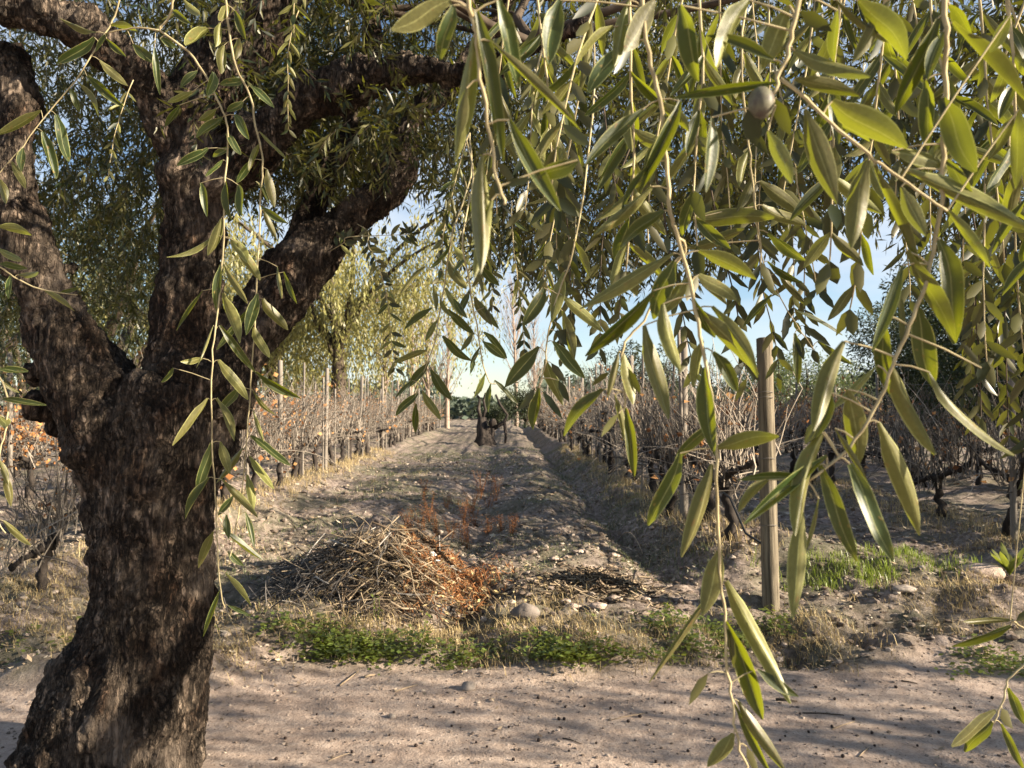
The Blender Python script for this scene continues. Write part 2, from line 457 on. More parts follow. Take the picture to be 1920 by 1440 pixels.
def ground_material():
    m, n, b, out = new_mat('soil')
    t = nd(n, 'ShaderNodeTexCoord')
    n1 = nd(n, 'ShaderNodeTexNoise', Scale=1.1, Detail=6.0, Roughness=0.6)
    n2 = nd(n, 'ShaderNodeTexNoise', Scale=14.0, Detail=8.0, Roughness=0.65)
    n3 = nd(n, 'ShaderNodeTexNoise', Scale=90.0, Detail=4.0, Roughness=0.6)
    for x in (n1, n2, n3):
        n.links.new(t.outputs['Object'], x.inputs['Vector'])
    road = ramp(n, [(0.3, (0.29, 0.222, 0.182)), (0.5, (0.385, 0.305, 0.256)), (0.7, (0.47, 0.385, 0.33))])
    lane = ramp(n, [(0.3, (0.075, 0.06, 0.052)), (0.5, (0.19, 0.152, 0.13)), (0.68, (0.36, 0.295, 0.26))])
    n.links.new(n2.outputs['Fac'], road.inputs['Fac']); n.links.new(n2.outputs['Fac'], lane.inputs['Fac'])
    at = nd(n, 'ShaderNodeAttribute', attribute_name='lane')
    mixg = nd(n, 'ShaderNodeMixRGB')
    n.links.new(at.outputs['Fac'], mixg.inputs['Fac'])
    n.links.new(road.outputs[0], mixg.inputs['Color1']); n.links.new(lane.outputs[0], mixg.inputs['Color2'])
    gr = ramp(n, [(0.42, (0, 0, 0)), (0.62, (1, 1, 1))])
    n.links.new(n1.outputs['Fac'], gr.inputs['Fac'])
    gf = nd(n, 'ShaderNodeMath', operation='MULTIPLY'); n.links.new(gr.outputs[0], gf.inputs[0]); n.links.new(at.outputs['Fac'], gf.inputs[1])
    gf2 = nd(n, 'ShaderNodeMath', operation='MULTIPLY'); gf2.inputs[1].default_value = 0.6; n.links.new(gf.outputs[0], gf2.inputs[0])
    mg = nd(n, 'ShaderNodeMixRGB', Color2=(0.085, 0.092, 0.05, 1))
    n.links.new(gf2.outputs[0], mg.inputs['Fac']); n.links.new(mixg.outputs[0], mg.inputs['Color1'])
    sp = ramp(n, [(0.3, (0.6, 0.58, 0.56)), (0.5, (1, 1, 1)), (0.72, (1.18, 1.15, 1.1))])
    n.links.new(n3.outputs['Fac'], sp.inputs['Fac'])
    mm = nd(n, 'ShaderNodeMixRGB', blend_type='MULTIPLY', Fac=0.8)
    n.links.new(mg.outputs[0], mm.inputs['Color1']); n.links.new(sp.outputs[0], mm.inputs['Color2'])
    rt = ramp(n, [(0.35, (.8, .78, .77)), (0.5, (1, 1, 1)), (0.68, (1.1, 1.09, 1.07))])
    n4 = nd(n, 'ShaderNodeTexNoise', Scale=1.7, Detail=5.0, Roughness=0.65); m4 = nd(n, 'ShaderNodeMapping'); m4.inputs['Scale'].default_value = (.35, 1.6, 1)
    n.links.new(t.outputs['Object'], m4.inputs['Vector']); n.links.new(m4.outputs[0], n4.inputs['Vector']); n.links.new(n4.outputs['Fac'], rt.inputs['Fac'])
    mq = nd(n, 'ShaderNodeMixRGB', blend_type='MULTIPLY', Fac=1.0); n.links.new(mm.outputs[0], mq.inputs['Color1']); n.links.new(rt.outputs[0], mq.inputs['Color2'])
    n.links.new(mq.outputs[0], b.inputs['Base Color'])
    b.inputs['Roughness'].default_value = 0.95
    b.inputs['Specular IOR Level'].default_value = 0.15
    b1 = nd(n, 'ShaderNodeBump', Strength=0.6, Distance=0.03); n.links.new(n2.outputs['Fac'], b1.inputs['Height'])
    b2 = nd(n, 'ShaderNodeBump', Strength=0.6, Distance=0.008); n.links.new(n3.outputs['Fac'], b2.inputs['Height']); n.links.new(b1.outputs[0], b2.inputs['Normal'])
    n.links.new(b2.outputs[0], b.inputs['Normal'])
    return m
M['ground'] = ground_material()

# ------------------------------------------------------------------ terrain
SLOPE = 0.015
ROWS_R = [2.2, 5.55, 8.8, 12.1, 15.4]
ROWS_L = [-3.75, -6.95, -10.2, -13.4, -16.6]
def lane_mask(x, y):
    x = np.asarray(x, float); y = np.asarray(y, float)
    edge = 4.75 + 0.5 * vnoise(x, y, 0.9) + 0.3 * vnoise(x + 9, y, 0.25) + 0.35 * sstep(1.8, 3.2, x) - 0.25 * sstep(-1.2, -2.2, x)
    return sstep(-0.25, 0.35, y - edge)

def H(x, y):
    x = np.asarray(x, float); y = np.asarray(y, float)
    xs = x + SLOPE * y
    t = lane_mask(x, y)
    far = 1 - sstep(40, 70, y)
    g = lambda c, s: np.exp(-((xs - c) / s) ** 2)
    ditch = sstep(6.2, 7.6, y)
    L = 0.04 + 0.12 * g(0.6, 0.5) - 0.07 * g(-0.3, 0.2) + 0.07 * g(-1.5, 0.8)
    L = L - 0.1 * ditch * g(1.45, 0.16) + 0.26 * ditch * sstep(1.5, 2.1, xs + 0.35 * vnoise(x, y, .7)) * (1 - sstep(2.7, 3.5, xs))
    L = L + 0.18 * g(-3.75, 0.55) + 0.16 * g(5.55, 0.7) + 0.12 * g(-6.95, 0.6) + 0.14 * g(8.8, 0.7)
    L = L + 0.14 * sstep(2.2, 3.2, x) * np.exp(-((y - 6.9) / 0.9) ** 2)
    clod = 0.15 * vnoise(x, y, 0.55) + 0.11 * vnoise(x + 3, y + 7, 0.22) + 0.06 * vnoise(x + 5, y, 0.1)
    z = t * (L * far + clod * (0.6 + 0.8 * (vnoise(x, y, 1.7) + 0.5)))
    z = z + (1 - t) * (0.03 * vnoise(x, y, 1.3) + 0.012 * vnoise(x + 2, y, 0.3) - 0.02 * np.exp(-((y - 4.0 - 0.02 * x) / 0.35) ** 2))
    return z
def Hs(x, y):
    return float(H(np.array([x]), np.array([y]))[0])

def axis(a, b, fine, step, grow, lo, hi):
    mid = list(np.arange(a, b, fine))
    out = [mid[-1]]; s = fine
    while out[-1] < hi:
        s = min(s * grow, step); out.append(out[-1] + s)
    low = [mid[0]]; s = fine
    while low[-1] > lo:
        s = min(s * grow, step); low.append(low[-1] - s)
    return np.array(low[:0:-1] + mid + out[1:])
gx = axis(-5.5, 6.0, 0.045, 60, 1.12, -700, 700)
gy = axis(2.6, 13.0, 0.045, 60, 1.08, -200, 900)
GX, GY = np.meshgrid(gx, gy)
GZ = H(GX, GY)
nx, ny = len(gx), len(gy)
ii = (np.arange(ny - 1)[:, None] * nx + np.arange(nx - 1)[None, :]).ravel()
Q = np.stack([ii, ii + 1, ii + nx + 1, ii + nx], 1)
gm = fast_mesh('ground', np.stack([GX.ravel(), GY.ravel(), GZ.ravel()], 1), [Q], [M['ground']], None,
               {'lane': lane_mask(GX.ravel(), GY.ravel())})
tag(link('ground', gm), kind='structure')

def ground_at(u, v):
    """world point where the ray through a photo pixel meets the terrain"""
    o = Vector((0, 0, CAM_Z)); d = (P(u, v, 1.0) - o)
    t = -CAM_Z / d.z if d.z < 0 else 60
    for _ in range(12):
        p = o + d * t
        t += (Hs(p.x, p.y) - p.z) / d.z * 0.8
    p = o + d * t
    return Vector((p.x, p.y, Hs(p.x, p.y)))

# ------------------------------------------------------------------ olive trees
def make_leaf_variant(bend, curve, fold, twist=0.0, wave=0.0, nseg=8):
    """unit leaf along +X, width 1 (scaled later), upper side +Z"""
    V, A, Q, T = [], [], [], []
    cols = (-1.0, -0.5, 0.0, 0.5, 1.0)
    for i in range(nseg + 1):
        t = i / nseg
        if t < 0.1:
            wd = 0.07 + 0.03 * t / 0.1
        else:
            q = (t - 0.1) / 0.9
            wd = 0.10 * (1 - q) ** 3 + (math.sin(math.pi * q ** 0.82)) ** 0.85 * 0.5
        if i == nseg:
            wd = 0.015
        for c in cols:
            tw = twist * t
            y = c * wd
            z = fold * abs(c) * wd
            y, z = y * math.cos(tw) - z * math.sin(tw), y * math.sin(tw) + z * math.cos(tw)
            V.append((t, y + curve * (t * t - .1 * t) + wave * math.sin(7 * t + c) * .06, z * 0.16 - bend * t * t + wave * .012 * c * math.sin(9 * t))); A.append(c)
    nc = len(cols)
    for i in range(nseg):
        for j in range(nc - 1):
            a = i * nc + j
            Q.append((a, a + nc, a + nc + 1, a + 1))
    # in-plane sweep is given in length units and is scaled by 1/width on use
    me = fast_mesh('leaf', V, [np.array(Q)], [M['leaf']], None, {'across': A})
    me['curve'] = curve
    return me
LEAF_V = [make_leaf_variant(b, cu, f, tw, wv) for b, cu, f, tw, wv in
          ((0.05, .25, 0.5, 0.1, .6), (0.14, -.35, 0.9, -0.25, 1), (-0.06, .5, 0.6, 0.3, .4), (0.22, -.6, 1.1, 0.2, .8), (0.02, .1, 0.35, -0.1, 1.2), (0.30, .4, 0.7, -0.3, 1),
           (0.10, -.2, 1.3, 0.5, .5), (-0.12, .7, 1.0, -0.4, .7), (0.08, -.75, .8, .6, 1), (.18, .2, 1.4, -.6, 1.4), (.04, -.1, .5, .0, .3), (.38, .3, .9, .3, 1.2))]

def leaf_frame(base, tip, side, rnd):
    base, tip = Vector(base), Vector(tip)
    x = (tip - base); ln = x.length; x.normalize()
    mid = (base + tip) / 2
    view = (Vector((0, 0, CAM_Z)) - mid).normalized()
    z = view - x * view.dot(x)
    if z.length < 1e-3:
        z = Vector((0, 0, 1)).cross(x)
    z.normalize()
    if side == 'u':
        z = -z
    tilt = rnd.gauss(0, 0.42)
    z = (Matrix.Rotation(tilt, 3, x) @ z).normalized()
    y = z.cross(x)
    return x, y, z, ln

def lowleaf(mb, base, x, y, z, ln, wd, a, fine=True):
    b = np.array(base)[None]; x = np.array(x); y = np.array(y); z = np.array(z)
    if fine:
        ts = ((0.0, 0.0), (0.32, 0.5), (0.7, 0.42), (1.0, 0.0))
        V = [b[0]]
        for t, ww in ts[1:3]:
            c = b[0] + x * ln * t - z * ln * 0.06 * t
            V += [c - y * wd * ww + z * wd * 0.12, c, c + y * wd * ww + z * wd * 0.12]
        V.append(b[0] + x * ln - z * ln * 0.1)
        mb.add(V, [(0, 1, 2), (0, 2, 3), (4, 7, 5), (5, 7, 6)], [(1, 4, 5, 2), (2, 5, 6, 3)], a)

class Twigs:
    """all twigs and leaf records of one olive tree"""
    def __init__(self):
        self.tw = []          # (points, radii)
        self.lf = []          # (twig index, base, tip, width, side, attach point)
    def px(self, pts, d, r0=0.0022, r1=0.0010, up=None):
        n = len(pts)
        ds = d if isinstance(d, (list, tuple)) else [d] * n
        W = [P(u, v, dd) for (u, v), dd in zip(pts, ds)]
        if up is not None:
            W = [Vector(up), (Vector(up) + W[0]) / 2 + Vector((0.02, 0.015, 0.01))] + W
        D = []
        for i in range(len(W) - 1):                       # Catmull-Rom smoothing
            p0 = W[max(i - 1, 0)]; p1 = W[i]; p2 = W[i + 1]; p3 = W[min(i + 2, len(W) - 1)]
            for k in range(4):
                t = k / 4
                D.append(0.5 * ((2 * p1) + (p2 - p0) * t + (2 * p0 - 5 * p1 + 4 * p2 - p3) * t * t + (3 * p1 - p0 - 3 * p2 + p3) * t ** 3))
        D.append(W[-1])
        kr = random.Random(len(self.tw) + 50)
        sc_ = .0016
        D = [p + Vector((kr.gauss(0, .0007), kr.gauss(0, .0007), 0)) for p in D]
        self.tw.append((D, list(np.linspace(r0, r1, len(D)))))
        return len(self.tw) - 1
    def leaves(self, recs, ks, rnd):
        """recs: (u0,v0,u1,v1,width px[,side]); ks: twig indices they may grow on"""
        cand = [(k, p) for k in ks for p in self.tw[k][0]]
        pj = project([p for _, p in cand])
        for r in recs:
            u0, v0, u1, v1, wpx = r[:5]
            side = r[5] if len(r) > 5 else ('u' if rnd.random() < 0.55 else 't')
            if side == 'u' and rnd.random() < 0.32:
                side = 't'
            i = int(np.argmin((pj[:, 0] - u0) ** 2 + (pj[:, 1] - v0) ** 2))
            d = pj[i, 2]
            lp = math.hypot(u1 - u0, v1 - v0)
            dd = rnd.uniform(-0.3, 0.3) * lp / F_PX * d
            base = P(u0, v0, d)
            gap = (base - cand[i][1]).length
            tip = P(u1, v1, d + dd)
            self.lf.append((cand[i][0], base, tip, wpx / F_PX * d * (1.0 if wpx < 36 else 0.92), side, cand[i][1]))

def build_olive(root, T, loc, keep=300, frac_name='foliage', rnd=None, extra=None):
    """twig parts, the `keep` leaves that show largest as sub-parts, the rest as one stuff part"""
    L = Vector(loc)
    pj0 = project([l[1] for l in T.lf]); pj1 = project([l[2] for l in T.lf])
    size = np.hypot(pj1[:, 0] - pj0[:, 0], pj1[:, 1] - pj0[:, 1])
    mid = (pj0 + pj1) / 2
    inn = (mid[:, 0] > -20) & (mid[:, 0] < 1940) & (mid[:, 1] > -20) & (mid[:, 1] < 1460) & (pj0[:, 2] > 0.1)
    order = np.argsort(-(size * inn))
    big = set(int(i) for i in order[:keep])
    by = {}
    for i, l in enumerate(T.lf):
        by.setdefault(l[0], []).append(i)
    rest = MB(); stems = MB()
    for k, (pts, rad) in enumerate(T.tw):
        ids = by.get(k, [])
        has = [i for i in ids if i in big]
        dst = MB() if has else stems
        dst.tube([p - L for p in pts], rad, 5 if has else 4, cap=bool(has))
        for i in ids:
            _, base, tip, wd, side, ap = T.lf[i]
            if (base - ap).length > 0.002:
                mdl = (base + ap) / 2 + Vector((0, 0, 0.0015))
                dst.tube([ap - L, mdl - L, base - L], [0.0008, 0.0007, 0.0006], 4, cap=False)
        tw_o = link('twig', dst.mesh('twig', [M['twig']]), root) if has else None
        for i in ids:
            _, base, tip, wd, side, ap = T.lf[i]
            x, y, z, ln = leaf_frame(base, tip, side, rnd)
            if i in big:
                me = LEAF_V[rnd.randrange(len(LEAF_V))]
                o = link('leaf', me, tw_o)
                m3 = Matrix((x, y, z)).transposed().to_4x4()
                m3.translation = base - L
                o.matrix_local = m3 @ Matrix.Diagonal((ln, wd, ln, 1))
            else:
                lowleaf(rest, base - L, x, y, z, ln, wd, rnd.random())
    if extra is not None:
        extra(rest, stems, L)
    if rest.n:
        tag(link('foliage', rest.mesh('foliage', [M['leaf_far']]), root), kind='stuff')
    if stems.n:
        tag(link('twigs', stems.mesh('twigs', [M['branch']]), root), kind='stuff')

def remeshed(name, mb, voxel, smooth_it=6):
    me = mb.mesh(name + '_raw', [M['bark']])
    o = bpy.data.objects.new(name + '_raw', me); C.objects.link(o)
    r = o.modifiers.new('r', 'REMESH'); r.mode = 'VOXEL'; r.voxel_size = voxel
    s = o.modifiers.new('s', 'SMOOTH'); s.factor = 0.5; s.iterations = smooth_it
    dg = bpy.context.evaluated_depsgraph_get()
    out = bpy.data.meshes.new_from_object(o.evaluated_get(dg))
    bpy.data.objects.remove(o); bpy.data.meshes.remove(me)
    out.name = name
    return out

def roughen(me, amp=1.0):
    n = len(me.vertices)
    co = np.empty(n * 3, np.float32); no = np.empty(n * 3, np.float32)
    me.vertices.foreach_get('co', co)
    me.vertex_normals.foreach_get('vector', no)
    co = co.reshape(-1, 3); no = no.reshape(-1, 3)
    out = np.empty(n, np.float32)
    fr = noise.fractal; vo = noise.voronoi
    for i in range(n):
        x, y, z = co[i]
        x = float(x); y = float(y); z = float(z)
        big = fr((x * 3.2, y * 3.2, z * 1.6), 0.9, 2.0, 3)
        q = fr((x * 9 + 5, y * 9, z * 5), 0.8, 2.0, 3)
        wx = q * 0.6
        d, _ = vo((x * 30 + wx * 2, y * 30 + wx * 2, z * 13 + q * 2))
        crack = min((d[1] - d[0]) * 2.2, 1.0)
        burl = noise.noise((x * 7.5 + 11, y * 7.5, z * 6))
        out[i] = 0.030 * big + 0.017 * q + 0.012 * (crack - 0.6) + .016 * (abs(noise.noise((x * 9 + y * 9, y * 9 - 3, z * 1.6))) - .2) + 0.006 * noise.noise((x * 60, y * 60, z * 30)) + 0.035 * max(burl - 0.2, 0) * 2.2
    co = co + no * (out * amp)[:, None]
    me.vertices.foreach_set('co', co.ravel())
    me.update()

def pxtube(mb, pts, sides=14):
    W = []; Rr = []
    pp = [(P(u, v, d), wd / F_PX * d / 2) for u, v, d, wd in pts]
    for i in range(len(pp) - 1):
        p0 = pp[max(i - 1, 0)]; p1 = pp[i]; p2 = pp[i + 1]; p3 = pp[min(i + 2, len(pp) - 1)]
        for k in range(4):
            t = k / 4
            W.append(0.5 * ((2 * p1[0]) + (p2[0] - p0[0]) * t + (2 * p0[0] - 5 * p1[0] + 4 * p2[0] - p3[0]) * t * t + (3 * p1[0] - p0[0] - 3 * p2[0] + p3[0]) * t ** 3))
            Rr.append(p1[1] * (1 - t) + p2[1] * t)
    W.append(pp[-1][0]); Rr.append(pp[-1][1])
    mb.tube(W, Rr, sides)

# --- the old olive tree on the left
base = P(195, 1480, 3.35)
OL = Vector((base.x, base.y, 0.0))
old = empty('olive_tree', OL, 'thick gnarled old olive tree whose dark trunk forks low beside the dirt road', 'tree')
tb = MB()
pxtube(tb, [(170, 1580, 3.36, 420), (190, 1500, 3.35, 350), (205, 1420, 3.35, 310), (242, 1300, 3.35, 285), (275, 1200, 3.35, 235), (290, 1100, 3.35, 218), (290, 1000, 3.35, 214), (297, 900, 3.35, 226), (315, 800, 3.35, 220), (335, 720, 3.35, 170)])
pxtube(tb, [(258, 930, 3.33, 150), (205, 800, 3.3, 160), (150, 700, 3.27, 132), (104, 600, 3.24, 112), (58, 490, 3.2, 90), (34, 390, 3.2, 76), (30, 260, 3.2, 62), (30, 160, 3.25, 66), (16, 95, 3.3, 56)])
pxtube(tb, [(340, 860, 3.37, 200), (352, 740, 3.37, 160), (352, 640, 3.37, 128), (358, 520, 3.36, 108), (366, 400, 3.35, 108), (366, 280, 3.36, 112), (385, 170, 3.4, 125), (440, 90, 3.45, 125), (500, 20, 3.5, 115), (560, -80, 3.6, 95), (620, -240, 3.7, 70)])
pxtube(tb, [(345, 300, 3.36, 90), (300, 185, 3.3, 78), (262, 140, 3.25, 76), (200, 85, 3.2, 80), (120, 40, 3.15, 74), (-20, 8, 3.1, 66), (-160, -40, 3.0, 55), (-360, -160, 2.9, 36)])
pxtube(tb, [(390, 350, 3.35, 100), (460, 290, 3.33, 105), (520, 235, 3.3, 84), (580, 190, 3.27, 74), (640, 160, 3.25, 74), (720, 138, 3.2, 68), (800, 132, 3.1, 60), (870, 140, 3.0, 48), (960, 110, 2.9, 34), (1100, 40, 2.8, 22)])
pxtube(tb, [(380, 760, 3.38, 170), (445, 655, 3.42, 120), (515, 560, 3.48, 112), (590, 470, 3.56, 104), (655, 415, 3.62, 76), (712, 372, 3.68, 60), (745, 325, 3.72, 56), (760, 270, 3.75, 50), (785, 215, 3.8, 42), (830, 165, 3.85, 42), (900, 90, 3.95, 30), (960, -40, 4.0, 20)])
pxtube(tb, [(540, 530, 3.6, 60), (580, 400, 3.75, 52), (630, 300, 3.9, 42), (680, 180, 4.0, 45), (700, 20, 4.1, 36)])
rb = random.Random(5)
for (u, v, wd) in ((82, 770, 50), (95, 800, 34), (172, 1010, 38), (178, 1040, 34), (150, 1170, 34), (110, 1265, 34), (95, 700, 40), (60, 640, 30), (430, 790, 40), (130, 500, 30), (180, 960, 26)):
    p = P(u, v, 3.33)
    for _ in range(4):
        q = p + Vector((rb.gauss(0, .012), rb.gauss(0, .03), rb.gauss(0, .02)))
        rr = wd / F_PX * 3.3 / 2 * rb.uniform(0.5, 0.9)
        tb.tube([q - Vector((0, 0, rr)), q - Vector((0, 0, rr * .5)), q + Vector((0, 0, rr * .5)), q + Vector((0, 0, rr))], [rr * .3, rr * .9, rr * .9, rr * .3], 8)
tm = remeshed('trunk', tb, 0.0095, 4)
roughen(tm)
tm.transform(Matrix.Translation(-OL))
for p_ in tm.polygons:
    p_.use_smooth = True
link('trunk', tm, old)

# --- hanging twigs of the old tree, as they hang in front of its trunk
r1 = random.Random(11)
T1 = Twigs()
J = T1.px([(423, -40), (430, 57), (443, 127), (470, 180), (483, 253), (493, 300), (488, 367), (487, 417), (481, 560), (473, 680), (470, 730), (463, 813), (450, 947), (438, 1010), (428, 1060)], 1.3, up=P(430, -180, 1.5))
J2 = T1.px([(335, -30), (318, 30), (302, 57), (353, 97), (390, 150), (413, 200), (427, 240), (423, 333), (417, 480), (407, 597), (398, 680), (398, 830), (405, 960), (411, 1070), (415, 1115), (421, 1140)], 1.25, up=P(360, -180, 1.5))
Lq = T1.px([(235, -30), (215, 30), (197, 63), (143, 150), (93, 207), (43, 273), (-10, 335)], 1.55, up=P(260, -150, 1.7))
L2 = T1.px([(302, 57), (250, 52), (197, 63)], 1.45)
Mq = T1.px([(-40, 480), (0, 500), (27, 520), (80, 543), (145, 553)], 1.4, up=P(-120, 420, 1.5))
Nq = T1.px([(-40, 640), (-10, 690), (14, 745), (12, 800), (0, 850), (-6, 960), (10, 1000)], 1.3, up=P(-100, 560, 1.4))
LJ = [(390,53,350,87,24,'u'),(413,43,400,87,16,'u'),(420,85,403,135,20,'u'),(447,72,445,120,24),(370,133,333,160,14),(300,72,333,85,14),
 (360,173,315,193,13,'u'),(337,197,312,240,12),(470,160,515,200,15),(457,147,420,170,18),(400,135,398,180,22,'t'),(417,220,370,260,18,'t'),
 (390,278,337,317,18,'t'),(377,343,393,397,14,'t'),(487,247,537,297,8),(487,270,463,320,14),(500,317,513,390,18,'u'),(490,387,537,423,14,'u'),
 (493,393,517,450,12,'u'),(423,340,433,410,18),(447,347,463,397,22),(400,443,332,497,14,'u'),(415,410,403,480,20,'u'),(433,447,470,490,22,'u'),
 (415,495,392,580,16,'u'),(380,545,327,620,8,'t'),(417,550,447,640,26,'u'),(420,495,462,575,12,'u'),(447,455,473,530,22,'u'),(483,550,463,628,22,'u'),
 (493,560,525,625,22,'u'),(477,613,490,673,20,'u'),(465,580,405,655,14,'u'),(520,500,525,565,8),(532,510,555,570,12),(412,610,472,700,16,'u'),
 (400,610,365,690,6),(380,672,343,682,12,'u'),(325,690,302,717,10,'t'),(410,675,467,748,20,'u'),(480,697,557,757,17,'u'),(475,733,513,780,15,'u'),
 (445,727,427,775,20,'t'),(390,747,343,843,22,'u'),(405,747,453,823,18,'u'),(475,770,493,830,8),(470,817,543,873,17),(468,855,515,917,17,'u'),
 (463,890,483,957,16,'u'),(397,830,368,927,22,'t'),(413,828,430,890,18,'u'),(455,840,407,905,14,'u'),(392,895,345,973,20,'u'),(418,900,478,972,15,'u'),
 (437,930,410,968,14,'u'),(400,997,370,1063,17,'u'),(417,993,482,1063,17,'u'),(427,1033,453,1065,12),(460,960,479,1027,12),(425,965,421,1010,14),
 (423,1075,473,1133,14,'u'),(428,1135,467,1152,8),(413,1105,377,1190,9),(440,20,460,70,16),(428,10,412,40,18,'u'),(345,0,372,40,16),
 (455,190,432,215,16),(440,215,470,250,18,'u'),(405,205,378,232,16),(425,250,450,290,15,'t'),(430,275,398,300,13),(470,300,445,345,16),
 (480,340,505,375,12),(418,300,385,330,12,'t')]
LL = [(177,70,120,133,22,'u'),(187,113,238,163,18,'u'),(163,143,232,195,17,'u'),(145,153,198,220,18,'u'),(105,215,127,303,22,'u'),(80,247,100,330,20,'u'),
 (77,207,0,263,20,'u'),(22,303,50,353,14,'u'),(0,337,20,380,18,'u'),(180,60,117,48,12),(207,47,258,43,16,'u'),(250,83,290,130,20,'t'),(200,73,237,113,12),
 (290,90,293,167,13),(43,277,33,320,15,'t'),(323,20,353,35,14),(205,60,180,95,12),(130,165,155,205,12)]
LM = [(-5,425,63,425,20,'u'),(-5,465,43,495,14,'u'),(35,515,88,513,14,'u'),(83,545,137,578,14,'u'),(110,550,150,540,8),(0,495,43,500,14,'u'),(20,515,12,560,12,'t')]
LN = [(0,692,50,700,15),(5,748,68,757,13,'u'),(0,780,20,805,20),(8,890,32,945,15),(7,977,60,1020,13,'u'),(-4,860,20,905,12),(5,715,30,740,10)]
T1.leaves(LJ, (J, J2), r1); T1.leaves(LL, (Lq, L2), r1); T1.leaves(LM, (Mq,), r1); T1.leaves(LN, (Nq,), r1)
H_ = T1.px([(850, 430), (837, 510), (825, 580), (813, 647), (780, 740), (776, 760)], 1.6, up=P(880, 250, 1.8))
I_ = T1.px([(868, 440), (880, 530), (893, 607), (913, 707), (930, 720)], 1.5, up=P(870, 250, 1.75))
LH = [(843,490,860,548,22,'u'),(812,533,817,587,11,'u'),(810,577,760,617,16,'t'),(830,630,875,682,18,'t'),(800,657,742,678,14,'u'),(803,680,770,730,18,'t'),
 (808,693,840,757,20),(773,713,740,747,9,'u'),(783,737,740,777,16,'t'),(793,733,822,790,16),(780,757,773,813,14),(840,580,880,633,17,'t'),(797,500,745,545,9,'u'),
 (850,460,880,500,14),(845,455,815,500,14),(835,540,865,590,14),(820,600,795,640,12),(826,560,840,600,12,'u')]
LI = [(897,497,930,540,18),(890,557,913,613,20),(907,577,930,620,14),(907,623,957,667,16,'t'),(905,640,948,672,16,'t'),(887,623,863,660,16,'u'),(910,700,890,747,17),
 (920,720,912,773,14),(927,713,970,757,11),(888,673,888,700,8,'t'),(850,560,870,600,14),(876,480,850,520,14),(884,500,915,545,12),(880,545,860,590,14,'u'),(900,650,880,690,10,'t')]
T1.leaves(LH, (H_,), r1); T1.leaves(LI, (I_,), r1)
S1 = T1.px([(690, 460), (702, 480), (716, 520), (728, 570), (734, 640), (742, 690)], 2.6, 0.002, 0.001, up=P(670, 420, 3.4))
S2 = T1.px([(650, 445), (700, 442), (760, 440), (770, 438)], 3.0, 0.002, 0.001, up=P(620, 470, 3.45))
for (k, A_) in ((S1, 13), (S2, 11)):
    pj = project(T1.tw[k][0])
    recs = []
    for i in range(2, len(pj)):
        for s in (-1, 1):
            if r1.random() < 0.8:
                an = r1.uniform(0.5, 1.3) * s
                tx, ty = pj[i, 0] - pj[i - 1, 0], pj[i, 1] - pj[i - 1, 1]
                q = math.hypot(tx, ty) + 1e-6
                tx, ty = tx / q, ty / q
                dx = tx * math.cos(an) - ty * math.sin(an); dy = tx * math.sin(an) + ty * math.cos(an)
                ln = r1.uniform(18, 30)
                recs.append((pj[i, 0], pj[i, 1], pj[i, 0] + dx * ln, pj[i, 1] + dy * ln, r1.uniform(6, 9)))
    T1.leaves(recs, (k,), r1)

def hang_twig(T, p0, length, rnd, lmin=0.045, lmax=0.07, lean=None, step=0.026, r0=0.002, wd=(0.010, 0.014), dens=0.92):
    """a drooping twig from p0 with leaves in pairs"""
    d = lean.copy() if lean is not None else Vector((rnd.gauss(0, .5), rnd.gauss(0, .5), rnd.uniform(-0.3, 0.25)))
    d.normalize()
    pts = [Vector(p0)]
    n = max(4, int(length / step))
    for i in range(n):
        d = (d + Vector((rnd.gauss(0, .05), rnd.gauss(0, .05), -0.13 + rnd.gauss(0, .04)))).normalized()
        pts.append(pts[-1] + d * step)
    T.tw.append((pts, list(np.linspace(r0, r0 * 0.45, len(pts)))))
    k = len(T.tw) - 1
    roll = rnd.uniform(0, 6.28)
    for i in range(2, len(pts)):
        tg = (pts[i] - pts[i - 1]).normalized()
        a = tg.cross(Vector((0.3, 0.2, 1))).normalized(); b = tg.cross(a)
        roll += 1.57 + rnd.gauss(0, 0.3)
        s = a * math.cos(roll) + b * math.sin(roll)
        for sg in (-1, 1):
            if rnd.random() > dens:
                continue
            dr = (tg * rnd.uniform(0.4, 0.9) + s * sg * rnd.uniform(0.5, 0.9) + Vector((0, 0, -rnd.uniform(0.05, 0.4)))).normalized()
            ln = rnd.uniform(lmin, lmax) * (1 - 0.35 * (i / n) ** 3)
            T.lf.append((k, pts[i], pts[i] + dr * ln, rnd.uniform(*wd), 'u' if rnd.random() < 0.65 else 't', pts[i]))
    return k

# lower edge of the crown seen from the road: how low the foliage hangs, by direction
VMAX = [(-400, 900), (0, 760), (70, 640), (90, 650), (300, 640), (320, 330), (430, 400), (560, 440), (640, 430), (700, 400), (745, 370), (790, 330), (805, 340), (840, 440), (880, 510), (950, 560), (1100, 590), (1250, 570), (1400, 520), (1500, 450), (1620, 420), (1700, 440), (1780, 560), (1920, 600), (2400, 800)]
def vmax(u):
    return float(np.interp(u, [a for a, _ in VMAX], [b for _, b in VMAX]))

# mid-distance twigs of the old tree
for (u, v, d, ln) in ((560, -60, 2.0, .2), (250, 150, 2.9, .4), (130, 250, 3.6, .5), (200, 330, 3.9, .5), (255, 280, 3.7, .5),
                      (100, 380, 3.8, .5), (230, 430, 4.0, .5), (560, 20, 2.6, .4), (880, 250, 2.2, .45), (870, 330, 2.4, .45), (960, 380, 2.3, .45), (1020, 350, 2.2, .5), (1080, 400, 2.4, .4), (930, 250, 2.0, .4)):
    hang_twig(T1, P(u, v, d), ln, r1, lean=Vector((r1.gauss(0, .25), r1.gauss(0, .25), -0.8)))

